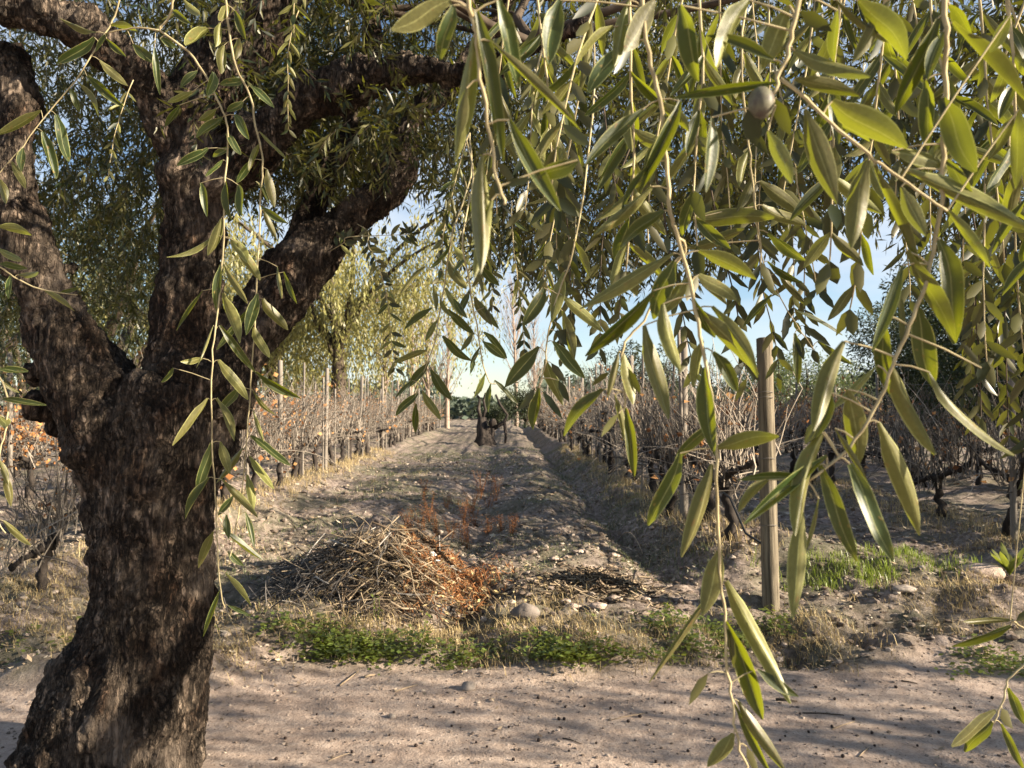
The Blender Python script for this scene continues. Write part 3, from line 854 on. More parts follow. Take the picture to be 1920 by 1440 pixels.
def crown_leaves(rest, stems, L, boxes, rnd, limits=True, lmin=0.045, lmax=0.074):
    """many short drooping branchlets, built as folded leaves in one mesh (vectorised)"""
    B, X, Y, Z, LN, WD = [], [], [], [], [], []
    for (xa, xb, ya, yb, za, zb, n) in boxes:
        p = np.stack([rnd.uniform(xa, xb, n), rnd.uniform(ya, yb, n), rnd.uniform(za, zb, n)], 1)
        # clumping
        keep = (vnoise(p[:, 0] + 0.7 * p[:, 2], p[:, 1] + 3, 0.55) + 0.5 * vnoise(p[:, 0], p[:, 2], 0.3)) > -0.22
        p = p[keep]
        pj = project(p)
        if limits:
            vm = np.interp(pj[:, 0], [a for a, _ in VMAX], [b for _, b in VMAX])
            ok = ((pj[:, 1] + 0.22 / np.maximum(pj[:, 2], .3) * F_PX) < vm + rnd.normal(0, 22, len(p))) | (pj[:, 2] < 0.05)
            p = p[ok]
        m = len(p)
        d = np.stack([rnd.normal(0, .5, m), rnd.normal(0, .5, m), rnd.uniform(-.9, .25, m)], 1)
        d /= np.linalg.norm(d, axis=1)[:, None]
        cur = p.copy()
        prev = [cur.copy()]
        for s in range(9):
            d = d + rnd.normal(0, .14, (m, 3)) + np.array([0, 0, -.09])
            d /= np.linalg.norm(d, axis=1)[:, None]
            cur = cur + d * 0.026
            prev.append(cur.copy())
            for sg in (0, 1):
                sd_ = rnd.normal(0, 1, (m, 3))
                sd_ -= d * (sd_ * d).sum(1)[:, None]
                sd_ /= np.linalg.norm(sd_, axis=1)[:, None]
                x = d * rnd.uniform(.4, .9, (m, 1)) + sd_ * rnd.uniform(.5, .9, (m, 1)) + np.array([0, 0, -.2])
                x /= np.linalg.norm(x, axis=1)[:, None]
                up = rnd.normal(0, .55, (m, 3)) + np.array([0, 0, 1.0])
                y = np.cross(up, x); y /= np.linalg.norm(y, axis=1)[:, None]
                B.append(cur.copy()); X.append(x); Y.append(y); Z.append(np.cross(x, y))
                LN.append(rnd.uniform(lmin, lmax, m)); WD.append(rnd.uniform(.010, .0145, m))
        # thin stems: three-sided slivers
        a, c = prev[0], prev[-1]; mdl = prev[5]
        off = np.array([0.0012, 0.0004, 0])
        V = np.stack([a, a + off, mdl, mdl + off, c], 1).reshape(-1, 3) - np.array(L)
        i = np.arange(m)[:, None] * 5
        stems.add(V, np.concatenate([i + [2, 3, 4]]), i + [0, 1, 3, 2], 0.5)
    B = np.concatenate(B); X = np.concatenate(X); Y = np.concatenate(Y); Z = np.concatenate(Z)
    LN = np.concatenate(LN)[:, None]; WD = np.concatenate(WD)[:, None]
    B = B - np.array(L)
    c = B + X * LN * 0.48 - Z * LN * 0.04
    V = np.stack([B, c - Y * WD * .5 + Z * WD * .1, c, c + Y * WD * .5 + Z * WD * .1, B + X * LN - Z * LN * .1], 1).reshape(-1, 3)
    i = np.arange(len(B))[:, None] * 5
    Tt = np.concatenate([i + [0, 1, 2], i + [0, 2, 3], i + [1, 4, 2], i + [2, 4, 3]])
    rest.add(V, Tt, None, np.repeat(rnd.random(len(B)), 5))

def old_extra(rest, stems, L):
    g = np.random.default_rng(21)
    crown_leaves(rest, stems, L, [(-3.9, -1.0, 3.3, 6.4, 2.2, 4.8, 3400), (-1.4, 1.8, 2.9, 6.2, 2.3, 4.8, 4600), (-2.9, -1.3, 4.2, 6.4, 1.7, 3.4, 800),
                                  (-0.6, 1.4, 2.6, 4.6, 1.9, 3.0, 900), (-1.7, -.5, 4.0, 5.4, 2.7, 3.9, 900), (-4.5, 4.0, 4.5, 7.5, 2.9, 6.0, 4200)], g)
    # inner branches that carry the branchlets
    rb2 = random.Random(9)
    starts = [P(620, -240, 3.7), P(960, -40, 4.0), P(700, 20, 4.1), P(1000, 80, 2.88), P(560, -80, 3.6)]
    for s in starts:
        for _ in range(7):
            d = Vector((rb2.gauss(0, 1), rb2.gauss(0.3, .8), rb2.uniform(0, .7))).normalized()
            pts = [s.copy()]
            for i in range(9):
                d = (d + Vector((rb2.gauss(0, .3), rb2.gauss(0, .3), -0.07))).normalized()
                pts.append(pts[-1] + d * 0.17)
            pj = project(pts)
            if ((pj[:, 0] > 420) & (pj[:, 0] < 800) & (pj[:, 1] > 90) & (pj[:, 1] < 560)).any():
                continue
            stems.tube([p - L for p in pts], np.linspace(.02, .004, len(pts)), 5, cap=False)
build_olive(old, T1, OL, 300, rnd=r1, extra=old_extra)

# --- the second olive tree: its trunk stands outside the frame, its long twigs hang into it
r2 = random.Random(23)
T2 = Twigs()
UPL = lambda u, d, z: Vector(((u - 960) / F_PX * d, d, z))
A = T2.px([(1773, -10), (1773, 90), (1773, 180), (1768, 270), (1765, 370), (1750, 470), (1720, 573), (1693, 640), (1677, 683), (1637, 773), (1593, 840), (1513, 903)], 0.58, .0024, .0011, up=UPL(1790, .62, 2.2))
B = T2.px([(1496, -10), (1480, 87), (1460, 147), (1447, 187), (1452, 200)], 0.56, .0022, .0012, up=UPL(1510, .6, 2.2))
B2 = T2.px([(1462, 148), (1510, 185), (1555, 228), (1625, 290), (1675, 325), (1730, 365), (1775, 395)], 0.57, .0016, .001)
Cq = T2.px([(1392, 60), (1397, 213), (1407, 293), (1413, 367), (1425, 450), (1427, 500)], 0.9, .0016, .001, up=UPL(1400, .95, 2.25))
D = T2.px([(881, -20), (887, 30), (893, 80), (907, 173), (917, 253), (930, 333), (948, 383)], 0.52, .0018, .001, up=UPL(870, .56, 2.2))
E = T2.px([(1205, -30), (1217, 100), (1237, 187), (1250, 300), (1257, 400), (1270, 440), (1295, 530), (1313, 630), (1330, 720), (1340, 800), (1344, 880), (1345, 960), (1350, 1070), (1358, 1150), (1363, 1243), (1373, 1313), (1380, 1370), (1393, 1417), (1402, 1450)], 0.66, .0022, .0010, up=UPL(1200, .72, 2.25))
Fq = T2.px([(1235, 530), (1215, 590), (1180, 630), (1167, 655), (1168, 700), (1172, 765)], 0.72, .0014, .001, up=P(1268, 440, .67))
G = T2.px([(1085, 420), (1063, 507), (1033, 597), (1023, 680), (1010, 727)], 1.1, .0016, .001, up=UPL(1100, 1.2, 2.3))
Q_ = T2.px([(1415, 380), (1420, 430), (1427, 480), (1450, 530), (1477, 583), (1505, 625), (1527, 657)], 1.3, .0014, .0008, up=UPL(1400, 1.35, 2.45))
Nr = T2.px([(1960, 1190), (1925, 1240), (1890, 1273), (1887, 1293), (1877, 1323), (1863, 1357)], 0.85, .0014, .001, up=P(2060, 1100, .9))
Oq = T2.px([(1990, 1195), (1925, 1180), (1905, 1168), (1895, 1163)], 0.9, .0012, .001, up=P(2060, 1190, .95))
LA = [(1785,42,1925,215,45,'u'),(1758,35,1692,215,42,'t'),(1765,185,1822,325,55,'t'),(1735,150,1752,275,30,'t'),(1672,283,1790,300,34,'u'),(1775,300,1820,372,26,'u'),
 (1700,320,1940,410,40,'u'),(1775,390,1865,500,20,'u'),(1760,450,1828,632,55,'u'),(1700,470,1798,638,48,'u'),(1720,575,1735,735,48,'t'),(1692,497,1640,660,25,'t'),
 (1655,590,1645,745,36,'u'),(1743,698,1842,860,32,'u'),(1673,692,1746,836,40,'u'),(1648,792,1748,1000,42,'u'),(1645,685,1557,775,15,'u'),(1583,640,1497,805,38,'u'),
 (1555,735,1540,820,28,'t'),(1590,730,1628,877,45,'u'),(1525,790,1512,835,25,'u'),(1565,803,1628,905,11,'u'),(1550,855,1380,975,25,'u'),(1545,810,1450,990,40,'u'),
 (1593,870,1672,1052,40,'u'),(1537,872,1603,1055,36,'u'),(1510,895,1392,885,17,'t'),(1440,900,1375,950,25,'u'),(1505,960,1482,1160,34,'u'),(1535,935,1510,1045,9),
 (1768,60,1725,150,26,'t'),(1780,10,1840,60,34,'u'),(1770,250,1742,330,26,'u'),(1840,690,1800,640,12),(1690,640,1690,560,14,'u')]
LB = [(1455,155,1262,167,22,'u'),(1450,112,1330,68,25,'t'),(1490,95,1630,157,35,'u'),(1490,148,1612,172,28,'u'),(1560,190,1673,285,62,'u'),(1510,205,1565,383,48,'u'),
 (1627,300,1584,465,45,'u'),(1640,310,1715,520,30,'u'),(1690,350,1733,445,30,'u'),(1455,185,1480,255,28,'u'),(1400,205,1420,275,35,'u'),(1440,245,1492,340,30,'u'),
 (1335,220,1330,360,38,'u'),(1275,10,1318,140,45,'u'),(1405,0,1320,115,55,'u'),(1480,10,1425,130,45,'u'),(1610,0,1720,90,50,'u'),(1570,0,1668,85,15,'u'),
 (1668,0,1602,122,28,'u'),(1893,30,1860,100,25,'u'),(1910,205,1905,355,35,'u'),(1570,20,1555,120,30,'t'),(1500,20,1560,60,26,'u')]
LC = [(1425,340,1508,400,28,'u'),(1430,385,1497,437,28,'u'),(1440,437,1512,495,28,'u'),(1300,410,1433,405,35,'u'),(1290,465,1395,445,24,'u'),(1405,280,1375,350,20,'u'),
 (1398,230,1440,290,20,'t'),(1415,330,1385,400,18,'u'),(1396,120,1360,190,22,'u'),(1396,100,1440,170,22,'u'),(1425,470,1390,520,18),(1427,490,1450,550,18),(1412,400,1370,440,18,'u')]
LD = [(845,0,737,62,45,'u'),(850,10,826,103,32,'u'),(887,70,870,300,34,'u'),(893,20,950,280,34,'t'),(920,77,1093,240,20,'u'),(935,0,975,160,38,'u'),(955,225,1028,405,38,'u'),
 (905,290,890,515,40,'u'),(922,375,885,520,24,'u'),(875,165,840,265,30,'u'),(940,347,1000,335,15,'u'),(1083,300,1010,340,35,'u')]
LE = [(1050,0,1003,120,45,'t'),(1180,0,1142,128,26,'u'),(1228,0,1175,105,50,'u'),(1150,50,1068,110,28,'u'),(1165,85,1100,170,38,'u'),(1205,205,1085,305,28,'t'),(1275,190,1220,350,28,'t'),
 (1222,350,1120,455,24,'u'),(1215,310,1165,395,16,'u'),(1245,395,1160,445,28,'u'),(1262,475,1088,580,30,'u'),(1225,545,1105,677,28,'u'),(1265,490,1208,595,45,'u'),(1243,570,1260,700,32,'u'),
 (1208,610,1238,790,32,'u'),(1310,580,1432,693,32,'u'),(1335,575,1445,690,28,'u'),(1310,470,1425,515,36,'u'),(1310,515,1382,560,30,'u'),(1337,660,1393,733,28,'u'),(1345,840,1450,800,36,'u'),
 (1335,793,1262,860,24,'t'),(1275,850,1237,995,34,'t'),(1320,690,1330,860,34,'u'),(1335,870,1305,1050,36,'u'),(1350,1030,1325,1155,42,'u'),(1345,1095,1220,1273,12,'u'),(1362,1090,1462,1275,38,'u'),
 (1360,1165,1456,1372,40,'t'),(1365,1180,1380,1252,18,'u'),(1420,1255,1490,1315,22,'u'),(1385,1315,1455,1445,24,'u'),(1375,1375,1345,1450,30,'u'),(1328,1262,1290,1320,18,'u'),(1378,1320,1448,1460,18,'t'),
 (1240,190,1290,250,24,'u'),(1247,250,1200,330,22,'t'),(1290,520,1240,600,26,'u'),(1300,560,1330,640,26,'u'),(1318,640,1290,720,24,'u'),(1400,1400,1420,1450,16)]
LF = [(1160,660,1152,745,15,'u'),(1153,740,1168,825,13,'u'),(1170,665,1190,757,28,'u'),(1173,765,1195,895,22,'u'),(1130,730,1045,795,28,'u'),(1143,698,1108,722,14,'u'),(1160,775,1125,818,14,'u'),(1178,690,1200,740,16,'u')]
LG = [(1057,510,1033,605,25,'u'),(1020,540,990,612,28,'t'),(1053,553,1133,620,22,'u'),(1055,583,1077,675,25,'u'),(1040,620,1093,650,30,'t'),(1037,640,1093,713,24,'t'),(1010,650,948,728,30,'t'),
 (1023,673,1047,760,26,'u'),(1033,680,1060,717,14,'u'),(1010,727,1002,808,22,'u'),(1003,727,973,773,20,'u'),(1017,733,1055,785,14,'t'),(1047,713,1067,755,14,'u'),(1080,440,1045,500,20,'u'),(1075,450,1110,520,20,'u')]
LQ = [(1477,585,1470,640,16,'t'),(1490,625,1497,715,19,'t'),(1495,632,1507,675,14),(1447,553,1393,610,16,'t'),(1493,583,1583,627,15,'t'),(1533,640,1593,687,14,'t'),(1523,655,1535,682,14),(1443,517,1420,557,14,'u'),(1440,490,1497,540,16,'t'),(1460,513,1513,567,15,'u'),(1425,450,1395,490,15,'t'),(1422,440,1460,480,15,'u'),(1505,610,1560,650,14,'t')]
LNr = [(1867,1332,1785,1402,25,'u'),(1860,1353,1810,1410,24,'u'),(1878,1328,1895,1365,22,'u'),(1890,1290,1922,1362,20,'u'),(1877,1357,1918,1445,16,'u')]
LO = [(1900,1163,1797,1163,12,'u'),(1895,1173,1792,1210,18,'u'),(1905,1165,1940,1140,14,'u'),(1925,843,1872,857,18,'u')]
for recs, ks in ((LA, (A,)), (LB, (B, B2)), (LC, (Cq,)), (LD, (D,)), (LE, (E,)), (LF, (Fq,)), (LG, (G,)), (LQ, (Q_,)), (LNr, (Nr,)), (LO, (Oq,))):
    T2.leaves(recs, ks, r2)
# more twigs further back in the same crown
for (u, v, d, ln) in ((1000, -60, 1.0, .32), (1075, -40, 1.2, .4), (1140, -60, 1.0, .35), (1290, -60, 1.1, .42), (1350, -50, 1.3, .45), (1430, -60, 1.4, .5), (1540, -60, 1.2, .4), (1590, -40, 1.4, .45), (1650, -60, 1.1, .35),
                      (1700, -60, 1.3, .5), (1830, -60, 1.0, .4), (1880, -30, 1.2, .5), (1930, -20, 1.1, .55), (1850, 200, 1.5, .5), (1900, 330, 1.4, .5), (1960, 420, 1.3, .45), (1820, 380, 1.6, .45),
                      (1480, 250, 1.6, .4), (1500, 330, 1.8, .4), (1130, 180, 1.6, .5), (1180, 280, 1.7, .45), (1060, 160, 1.5, .45), (1320, 260, 1.5, .5), (960, -40, 1.3, .4), (1230, 330, 1.5, .4), (1180, -40, .8, .3), (1310, -50, .85, .35), (1580, -60, .8, .3), (1660, -50, .9, .4), (1740, -60, 1.0, .4), (1880, -60, .8, .35), (1120, 60, 1.2, .4), (1450, 120, 1.3, .4), (1640, 120, 1.4, .45), (1900, 150, 1.1, .45), (1380, 330, 1.7, .45), (1020, 60, 1.4, .45), (1850, 420, 2.0, .4), (1905, 480, 1.8, .4), (1790, 400, 2.2, .4), (1890, 540, 1.7, .35), (1940, 560, 1.5, .4), (1830, 520, 2.3, .4), (1870, 600, 2.4, .35)):
    hang_twig(T2, P(u, v, d), ln, r2, 0.05, 0.078, lean=Vector((r2.gauss(0, .22), r2.gauss(0, .22), -0.9)), step=0.03, wd=(0.011, 0.016))
TL = Vector((3.3, 1.2, 0.0))
second = empty('olive_tree', TL, 'olive tree at the right hanging long sunlit twigs of big leaves across the view', 'tree')
tb = MB()
def wtube(mb, pts, sides=12):
    mb.tube([Vector(p[:3]) for p in pts], [p[3] for p in pts], sides)
wtube(tb, [(3.3, 1.2, -.15, .3), (3.32, 1.2, .3, .22), (3.25, 1.18, .8, .2), (3.2, 1.15, 1.3, .2)])
wtube(tb, [(3.2, 1.15, 1.2, .16), (2.9, 1.1, 1.75, .12), (2.4, 1.05, 2.25, .09), (1.8, 1.0, 2.55, .065), (1.1, .9, 2.62, .045), (.4, .8, 2.6, .03), (-.4, .75, 2.55, .02)])
wtube(tb, [(3.2, 1.15, 1.2, .16), (3.5, 1.3, 1.9, .12), (3.7, 1.8, 2.6, .09), (3.6, 2.6, 3.2, .06), (3.2, 3.3, 3.6, .035)])
wtube(tb, [(2.5, 1.05, 2.2, .08), (2.3, 1.7, 2.8, .06), (2.0, 2.4, 3.2, .045), (1.6, 3.0, 3.4, .03)])
wtube(tb, [(3.3, 1.2, 1.25, .15), (3.9, .8, 2.0, .1), (4.4, .4, 2.8, .06)])
t2m = remeshed('trunk', tb, 0.022, 3)
t2m.transform(Matrix.Translation(-TL))
link('trunk', t2m, second)
def second_extra(rest, stems, L):
    g = np.random.default_rng(33)
    crown_leaves(rest, stems, L, [(1.2, 4.3, 1.9, 4.8, 2.1, 3.7, 3200), (0.4, 2.2, 1.3, 2.8, 2.2, 3.2, 420), (2.6, 4.4, .2, 2.2, 2.3, 3.6, 160), (1.05, 2.8, .1, 1.35, 1.75, 3.0, 150), (3.6, 5.2, 2.0, 4.4, 2.6, 4.8, 260), (-.5, 2.4, .5, 1.4, 2.45, 3.3, 140)], g)  # includes unseen foliage added right of view to shade leaves and canopy
    for a, b in ((A, None), (B, None), (D, None), (E, None), (Cq, None), (G, None)):
        p = T2.tw[a][0][0]
        q = Vector((p.x + .05, .82 + (p.x < 0) * -.06, 2.6))
        stems.tube([q - L, (q + p) / 2 + Vector((.02, 0, .02)) - L, p - L], [.006, .004, .0024], 5, cap=False)
    for a in (Nr, Oq):
        p = T2.tw[a][0][0]
        stems.tube([Vector((2.4, 1.05, 2.25)) - L, Vector((1.8, 1.0, 1.9)) - L, p - L], [.01, .005, .002], 5, cap=False)
build_olive(second, T2, TL, 300, rnd=r2, extra=second_extra)
# one pale olive on the second tree
def uv_ball(mb, c, r, n=10, m=7, sq=(1, 1, 1), a=0.5, jit=0.0, rnd=None):
    pts = []
    for i in range(m + 1):
        th = math.pi * i / m
        for j in range(n):
            ph = 2 * math.pi * j / n
            k = 1 + (rnd.uniform(-jit, jit) if rnd else 0)
            pts.append((c[0] + r * sq[0] * k * math.sin(th) * math.cos(ph), c[1] + r * sq[1] * k * math.sin(th) * math.sin(ph), c[2] + r * sq[2] * k * math.cos(th)))
    Qs = [(i * n + j, (i + 1) * n + j, (i + 1) * n + (j + 1) % n, i * n + (j + 1) % n) for i in range(m) for j in range(n)]
    mb.add(pts, None, Qs, a)
ob = MB()
for (u, v, d) in ((1427, 193, .56),):
    ob = MB()
    uv_ball(ob, P(u, v, d) - TL, .0098, sq=(1, 1, 1.2))
    link('olive_fruit', ob.mesh('olive_fruit', [M['olive']]), second)
# ------------------------------------------------------------------ unseen olive trees added to shade road and lane; olive trees further back
def clump_tree(name, loc, h, r, label, group=None, mat='leaf_tree', seed=1, nleaf=6000, ls=0.09, trunk_r=0.16, low=0.28, droop=0.3, cat='tree', stems=4, lw=0.28):
    rd = random.Random(seed); g = np.random.default_rng(seed)
    t = empty(name, loc, label, cat, group)
    tbm = MB()
    forks = []
    hb = h * low
    tbm.tube([Vector((0, 0, -.25)), Vector((rd.gauss(0, .05), rd.gauss(0, .05), hb * .5)), Vector((rd.gauss(0, .08), rd.gauss(0, .08), hb))], [trunk_r * 1.25, trunk_r, trunk_r * .9], 9)
    lobes = []
    for i in range(stems):
        a = 6.28 * i / stems + rd.uniform(-.4, .4)
        pts = [Vector((0, 0, hb * .9))]
        d = Vector((math.cos(a) * .7, math.sin(a) * .7, 1)).normalized()
        sl = (h - hb) * .28
        for k in range(4):
            d = (d + Vector((rd.gauss(0, .2), rd.gauss(0, .2), .05))).normalized()
            q = pts[-1] + d * sl * .75
            q.x = max(-r * .75, min(r * .75, q.x)); q.y = max(-r * .75, min(r * .75, q.y))
            pts.append(q)
            if k:
                lobes.append((q, r * rd.uniform(.34, .55)))
        tbm.tube(pts, np.linspace(trunk_r * .6, trunk_r * .12, 5), 6, cap=False)
    for i in range(7):
        a = rd.uniform(0, 6.28)
        lobes.append((Vector((math.cos(a) * r * .6, math.sin(a) * r * .6, rd.uniform(hb * 1.15, h * .75))), r * rd.uniform(.3, .5)))
    link('trunk', tbm.mesh('trunk', [M['branch']]), t)
    c = np.array([tuple(l[0]) for l in lobes]); rr = np.array([l[1] for l in lobes])
    k = g.integers(0, len(lobes), nleaf)
    dirv = g.normal(0, 1, (nleaf, 3)); dirv /= np.linalg.norm(dirv, axis=1)[:, None]
    p = c[k] + dirv * (rr[k] * g.uniform(.3, 1.0, nleaf) ** .5)[:, None]
    p[:, 2] = np.clip(p[:, 2], hb * .7, h)
    x = g.normal(0, .6, (nleaf, 3)) + np.array([0, 0, -droop]) + dirv * .4
    x /= np.linalg.norm(x, axis=1)[:, None]
    y = np.cross(x, g.normal(0, 1, (nleaf, 3))); y /= np.linalg.norm(y, axis=1)[:, None]
    ln = (ls * g.uniform(.6, 1.4, nleaf))[:, None]; wd = ln * lw
    V = np.stack([p, p + x * ln * .5 + y * wd * .5, p + x * ln, p + x * ln * .5 - y * wd * .5], 1).reshape(-1, 3)
    i = np.arange(nleaf)[:, None] * 4
    cm = MB(); cm.add(V, np.concatenate([i + [0, 1, 2], i + [0, 2, 3]]), None, np.repeat(g.random(nleaf), 4))
    link('crown', cm.mesh('crown', [M[mat]]), t)
    return t

RG = 'unseen olive trees added to shade the road and lane'  # out-of-view trees, added so their crowns shade road and lane
for i, (x, y, h, r, n) in enumerate(((7.4, 1.2, 4.2, 1.7, 4500), (10.6, 2.6, 4.6, 2.0, 4501), (15.0, 3.2, 4.8, 2.1, 2200), (10.2, 7.3, 5.8, 2.0, 3600), (9.8, 9.6, 5.4, 2.1, 4200), (12.6, 12.3, 6.4, 2.4, 4200), (13.2, 8.2, 5.2, 2.2, 2600), (20.0, 4.5, 4.5, 2.2, 1800))):
    clump_tree('olive_tree', (x, y, Hs(x, y)), h, r, 'unseen olive tree added beyond the right edge to shade the road and lane', RG, seed=40 + i, nleaf=n, ls=.085 if n in (4500, 4501) else .16, lw=.45)
dark_labels = ['dark broad olive tree at the right edge behind the bare vines', 'dark olive tree further back, half hidden behind the hanging leaves at the right', 'slim dark olive tree beside the pale sky gap at the right']
for i, (x, y, h, r) in enumerate(((9.9, 14.6, 5.2, 2.7), (13.8, 17.0, 6.2, 2.8), (12.4, 22.0, 5.4, 2.2))):
    clump_tree('olive_tree', (x, y, Hs(x, y)), h, r, dark_labels[i], 'dark olive trees behind the right rows', seed=60 + i, nleaf=30000, ls=.12, mat='dark_leaf', lw=.3, low=.16)
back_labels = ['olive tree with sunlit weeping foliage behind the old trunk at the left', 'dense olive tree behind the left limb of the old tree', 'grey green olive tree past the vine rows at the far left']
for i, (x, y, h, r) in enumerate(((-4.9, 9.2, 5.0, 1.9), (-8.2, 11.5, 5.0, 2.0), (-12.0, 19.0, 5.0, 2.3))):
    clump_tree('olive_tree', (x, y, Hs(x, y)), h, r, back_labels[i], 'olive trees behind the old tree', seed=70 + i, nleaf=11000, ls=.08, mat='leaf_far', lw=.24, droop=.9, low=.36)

# tall weeping trees
def weeping_tree(loc, h, r, label, seed, strands, leafs, zb):
    rd = random.Random(seed); g = np.random.default_rng(seed)
    t = empty('pepper_tree', loc, label, 'tree', 'weeping trees beyond the left rows')
    tb_ = MB(); lf = MB()
    tb_.tube([Vector((0, 0, -.3)), Vector((.1, 0, h * .25)), Vector((0, .1, h * .45))], [.45, .36, .26], 9)
    tips = []
    for i in range(9):
        a = 6.28 * i / 9 + rd.uniform(-.3, .3)
        pts = [Vector((0, 0, h * rd.uniform(.3, .45)))]
        d = Vector((math.cos(a) * .6, math.sin(a) * .6, 1.1)).normalized()
        for k in range(6):
            d = (d + Vector((math.cos(a) * .12, math.sin(a) * .12, -.1)) + Vector((rd.gauss(0, .12), rd.gauss(0, .12), 0))).normalized()
            pts.append(pts[-1] + d * h * .135)
            if k > 0:
                tips.append(pts[-1])
        tb_.tube(pts, np.linspace(.16, .04, 7), 6, cap=False)
    link('trunk', tb_.mesh('trunk', [M['branch']]), t)
    P_, X_ = [], []
    for s in range(strands):
        q = Vector(max(rd.choice(tips), rd.choice(tips), key=lambda t_: t_.z + rd.uniform(0, 3))) + Vector((rd.gauss(0, r * .22), rd.gauss(0, r * .22), rd.gauss(.2, h * .05)))
        q.z = min(q.z, h)
        ln = rd.uniform(2.0, 6.5)
        d = Vector((rd.gauss(0, .25), rd.gauss(0, .25), -.6))
        n = int(leafs)
        for k in range(n):
            d = (d + Vector((rd.gauss(0, .05), rd.gauss(0, .05), -.12))).normalized()
            q = q + d * ln / n
            if q.z < zb:
                break
            P_.append(tuple(q + Vector((rd.gauss(0, .05), rd.gauss(0, .05), 0)))); X_.append(tuple((d + Vector((rd.gauss(0, .45), rd.gauss(0, .45), -.1))).normalized()))
    p = np.array(P_); x = np.array(X_); n = len(p)
    y = np.cross(x, g.normal(0, 1, (n, 3))); y /= np.linalg.norm(y, axis=1)[:, None]
    ln = g.uniform(.14, .32, n)[:, None]; wd = ln * .15
    V = np.stack([p, p + x * ln * .5 + y * wd, p + x * ln, p + x * ln * .5 - y * wd], 1).reshape(-1, 3)
    i = np.arange(n)[:, None] * 4
    lf.add(V, np.concatenate([i + [0, 1, 2], i + [0, 2, 3]]), None, np.repeat(g.random(n), 4))
    link('crown', lf.mesh('crown', [M['pepper_leaf']]), t)
weeping_tree((-8.6, 38, 0), 12.4, 2.9, 'tall weeping pale green tree beyond the left vine rows', 1, 1150, 26, 2.2)
weeping_tree((-13.0, 42, 0), 9.2, 3.2, 'second weeping tree, partly hidden by the dark limb of the old olive', 2, 900, 24, 2.4)
weeping_tree((-20.0, 44, 0), 11.5, 3.4, 'third weeping tree seen through the fork at the left', 3, 500, 16, 2.8)

# slender bare trees
def bare_tree(loc, h, label, seed, spread=.12, r=.11, n=42):
    rd = random.Random(seed)
    t = empty('bare_tree', loc, label, 'tree', 'bare slender trees at the end of the lane')
    a = MB(); b = MB()
    top = Vector((rd.gauss(0, .2), rd.gauss(0, .2), h))
    ax = lambda q: Vector((top.x * q * q, top.y * q, h * q))
    a.tube([Vector((0, 0, -.2))] + [ax(q) for q in np.linspace(.05, 1, 9)], np.linspace(r, .015, 10), 7)
    for i in range(n):
        q = rd.uniform(.22, .97)
        an = rd.uniform(0, 6.28)
        d = Vector((math.cos(an) * .5, math.sin(an) * .5, 1)).normalized()
        p = [ax(q)]
        ln = h * spread * (1.15 - q) * rd.uniform(1.0, 2.2)
        for k in range(5):
            d = (d + Vector((rd.gauss(0, .1), rd.gauss(0, .1), .12))).normalized()
            p.append(p[-1] + d * ln / 3)
            if k > 0:
                e = (d + Vector((rd.gauss(0, .6), rd.gauss(0, .6), .1))).normalized()
                b.tube([p[-1], p[-1] + e * ln * .3, p[-1] + e * ln * .5 + Vector((0, 0, ln * .12))], [.012, .009, .006], 3, cap=False)
        b.tube(p, np.linspace(.03, .008, 6), 4, cap=False)
    link('trunk', a.mesh('trunk', [M['bare_bark']]), t)
    link('branches', b.mesh('branches', [M['bare_bark']]), t)
bl = ['leafless slender tree right of the weeping tree', 'leafless reddish tree between the weeping tree and the lane', 'short leafless tree left of the end of the lane', 'tall pale leafless tree over the end of the lane', 'thin leafless tree close beside the tallest one',
      'leafless tree in front of the weeping tree']
for i, (u, d, h) in enumerate(((772, 46, 8.6), (802, 50, 9.0), (838, 50, 7.0), (968, 60, 11.0), (1002, 64, 8.5), (720, 42, 6.5))):
    bare_tree(((u - 960) / F_PX * d, d, 0), h, bl[i], 80 + i, r=.2, spread=.16, n=60)
# bushes and trees closing the view
clump_tree('bush', (1.0, 54, 0), 3.4, 1.5, 'dark rounded bush closing the end of the lane', mat='dark_leaf', seed=90, nleaf=4200, ls=.22, low=.12, cat='bush')
clump_tree('bush', (-1.2, 57, 0), 1.7, 1.4, 'low dark bush beside the lane end, left of the rounded one', mat='dark_leaf', seed=91, nleaf=2400, ls=.2, low=.1, cat='bush')
clump_tree('pine_tree', (6.6, 40, 0), 5.4, 1.6, 'dark dense tree rising behind the right vine row', mat='dark_leaf', seed=92, nleaf=7000, ls=.2, low=.14)
clump_tree('bush', (4.3, 46, 0), 4.2, 1.4, 'pale twiggy bush left of the dark tree beyond the right row', mat='blue_leaf', seed=93, nleaf=2600, ls=.2, low=.2, cat='bush')
gl = ['grey green olive tree directly behind the thick post', 'grey green olive tree just right of the thick post, beyond the vines', 'low grey green olive tree in the gap of pale sky']
for i, (x, d, h) in enumerate(((10.2, 33, 3.9), (13.0, 34, 4.3), (15.8, 36, 3.6))):
    clump_tree('olive_tree', (x, d, 0), h, 1.9, gl[i], 'grey green olive trees beyond the right rows', mat='leaf_tree', seed=100 + i, nleaf=5000, ls=.17)
clump_tree('conifer', (-26.5, 48, 0), 15.5, 4.2, 'tall blue green tree far behind the fork of the old olive', mat='blue_leaf', seed=110, nleaf=9000, ls=.34, low=.2, trunk_r=.35)
clump_tree('conifer', (-31.5, 46, 0), 12.0, 3.8, 'shorter blue green tree at the far left', mat='blue_leaf', seed=111, nleaf=7000, ls=.34, low=.2, trunk_r=.35)
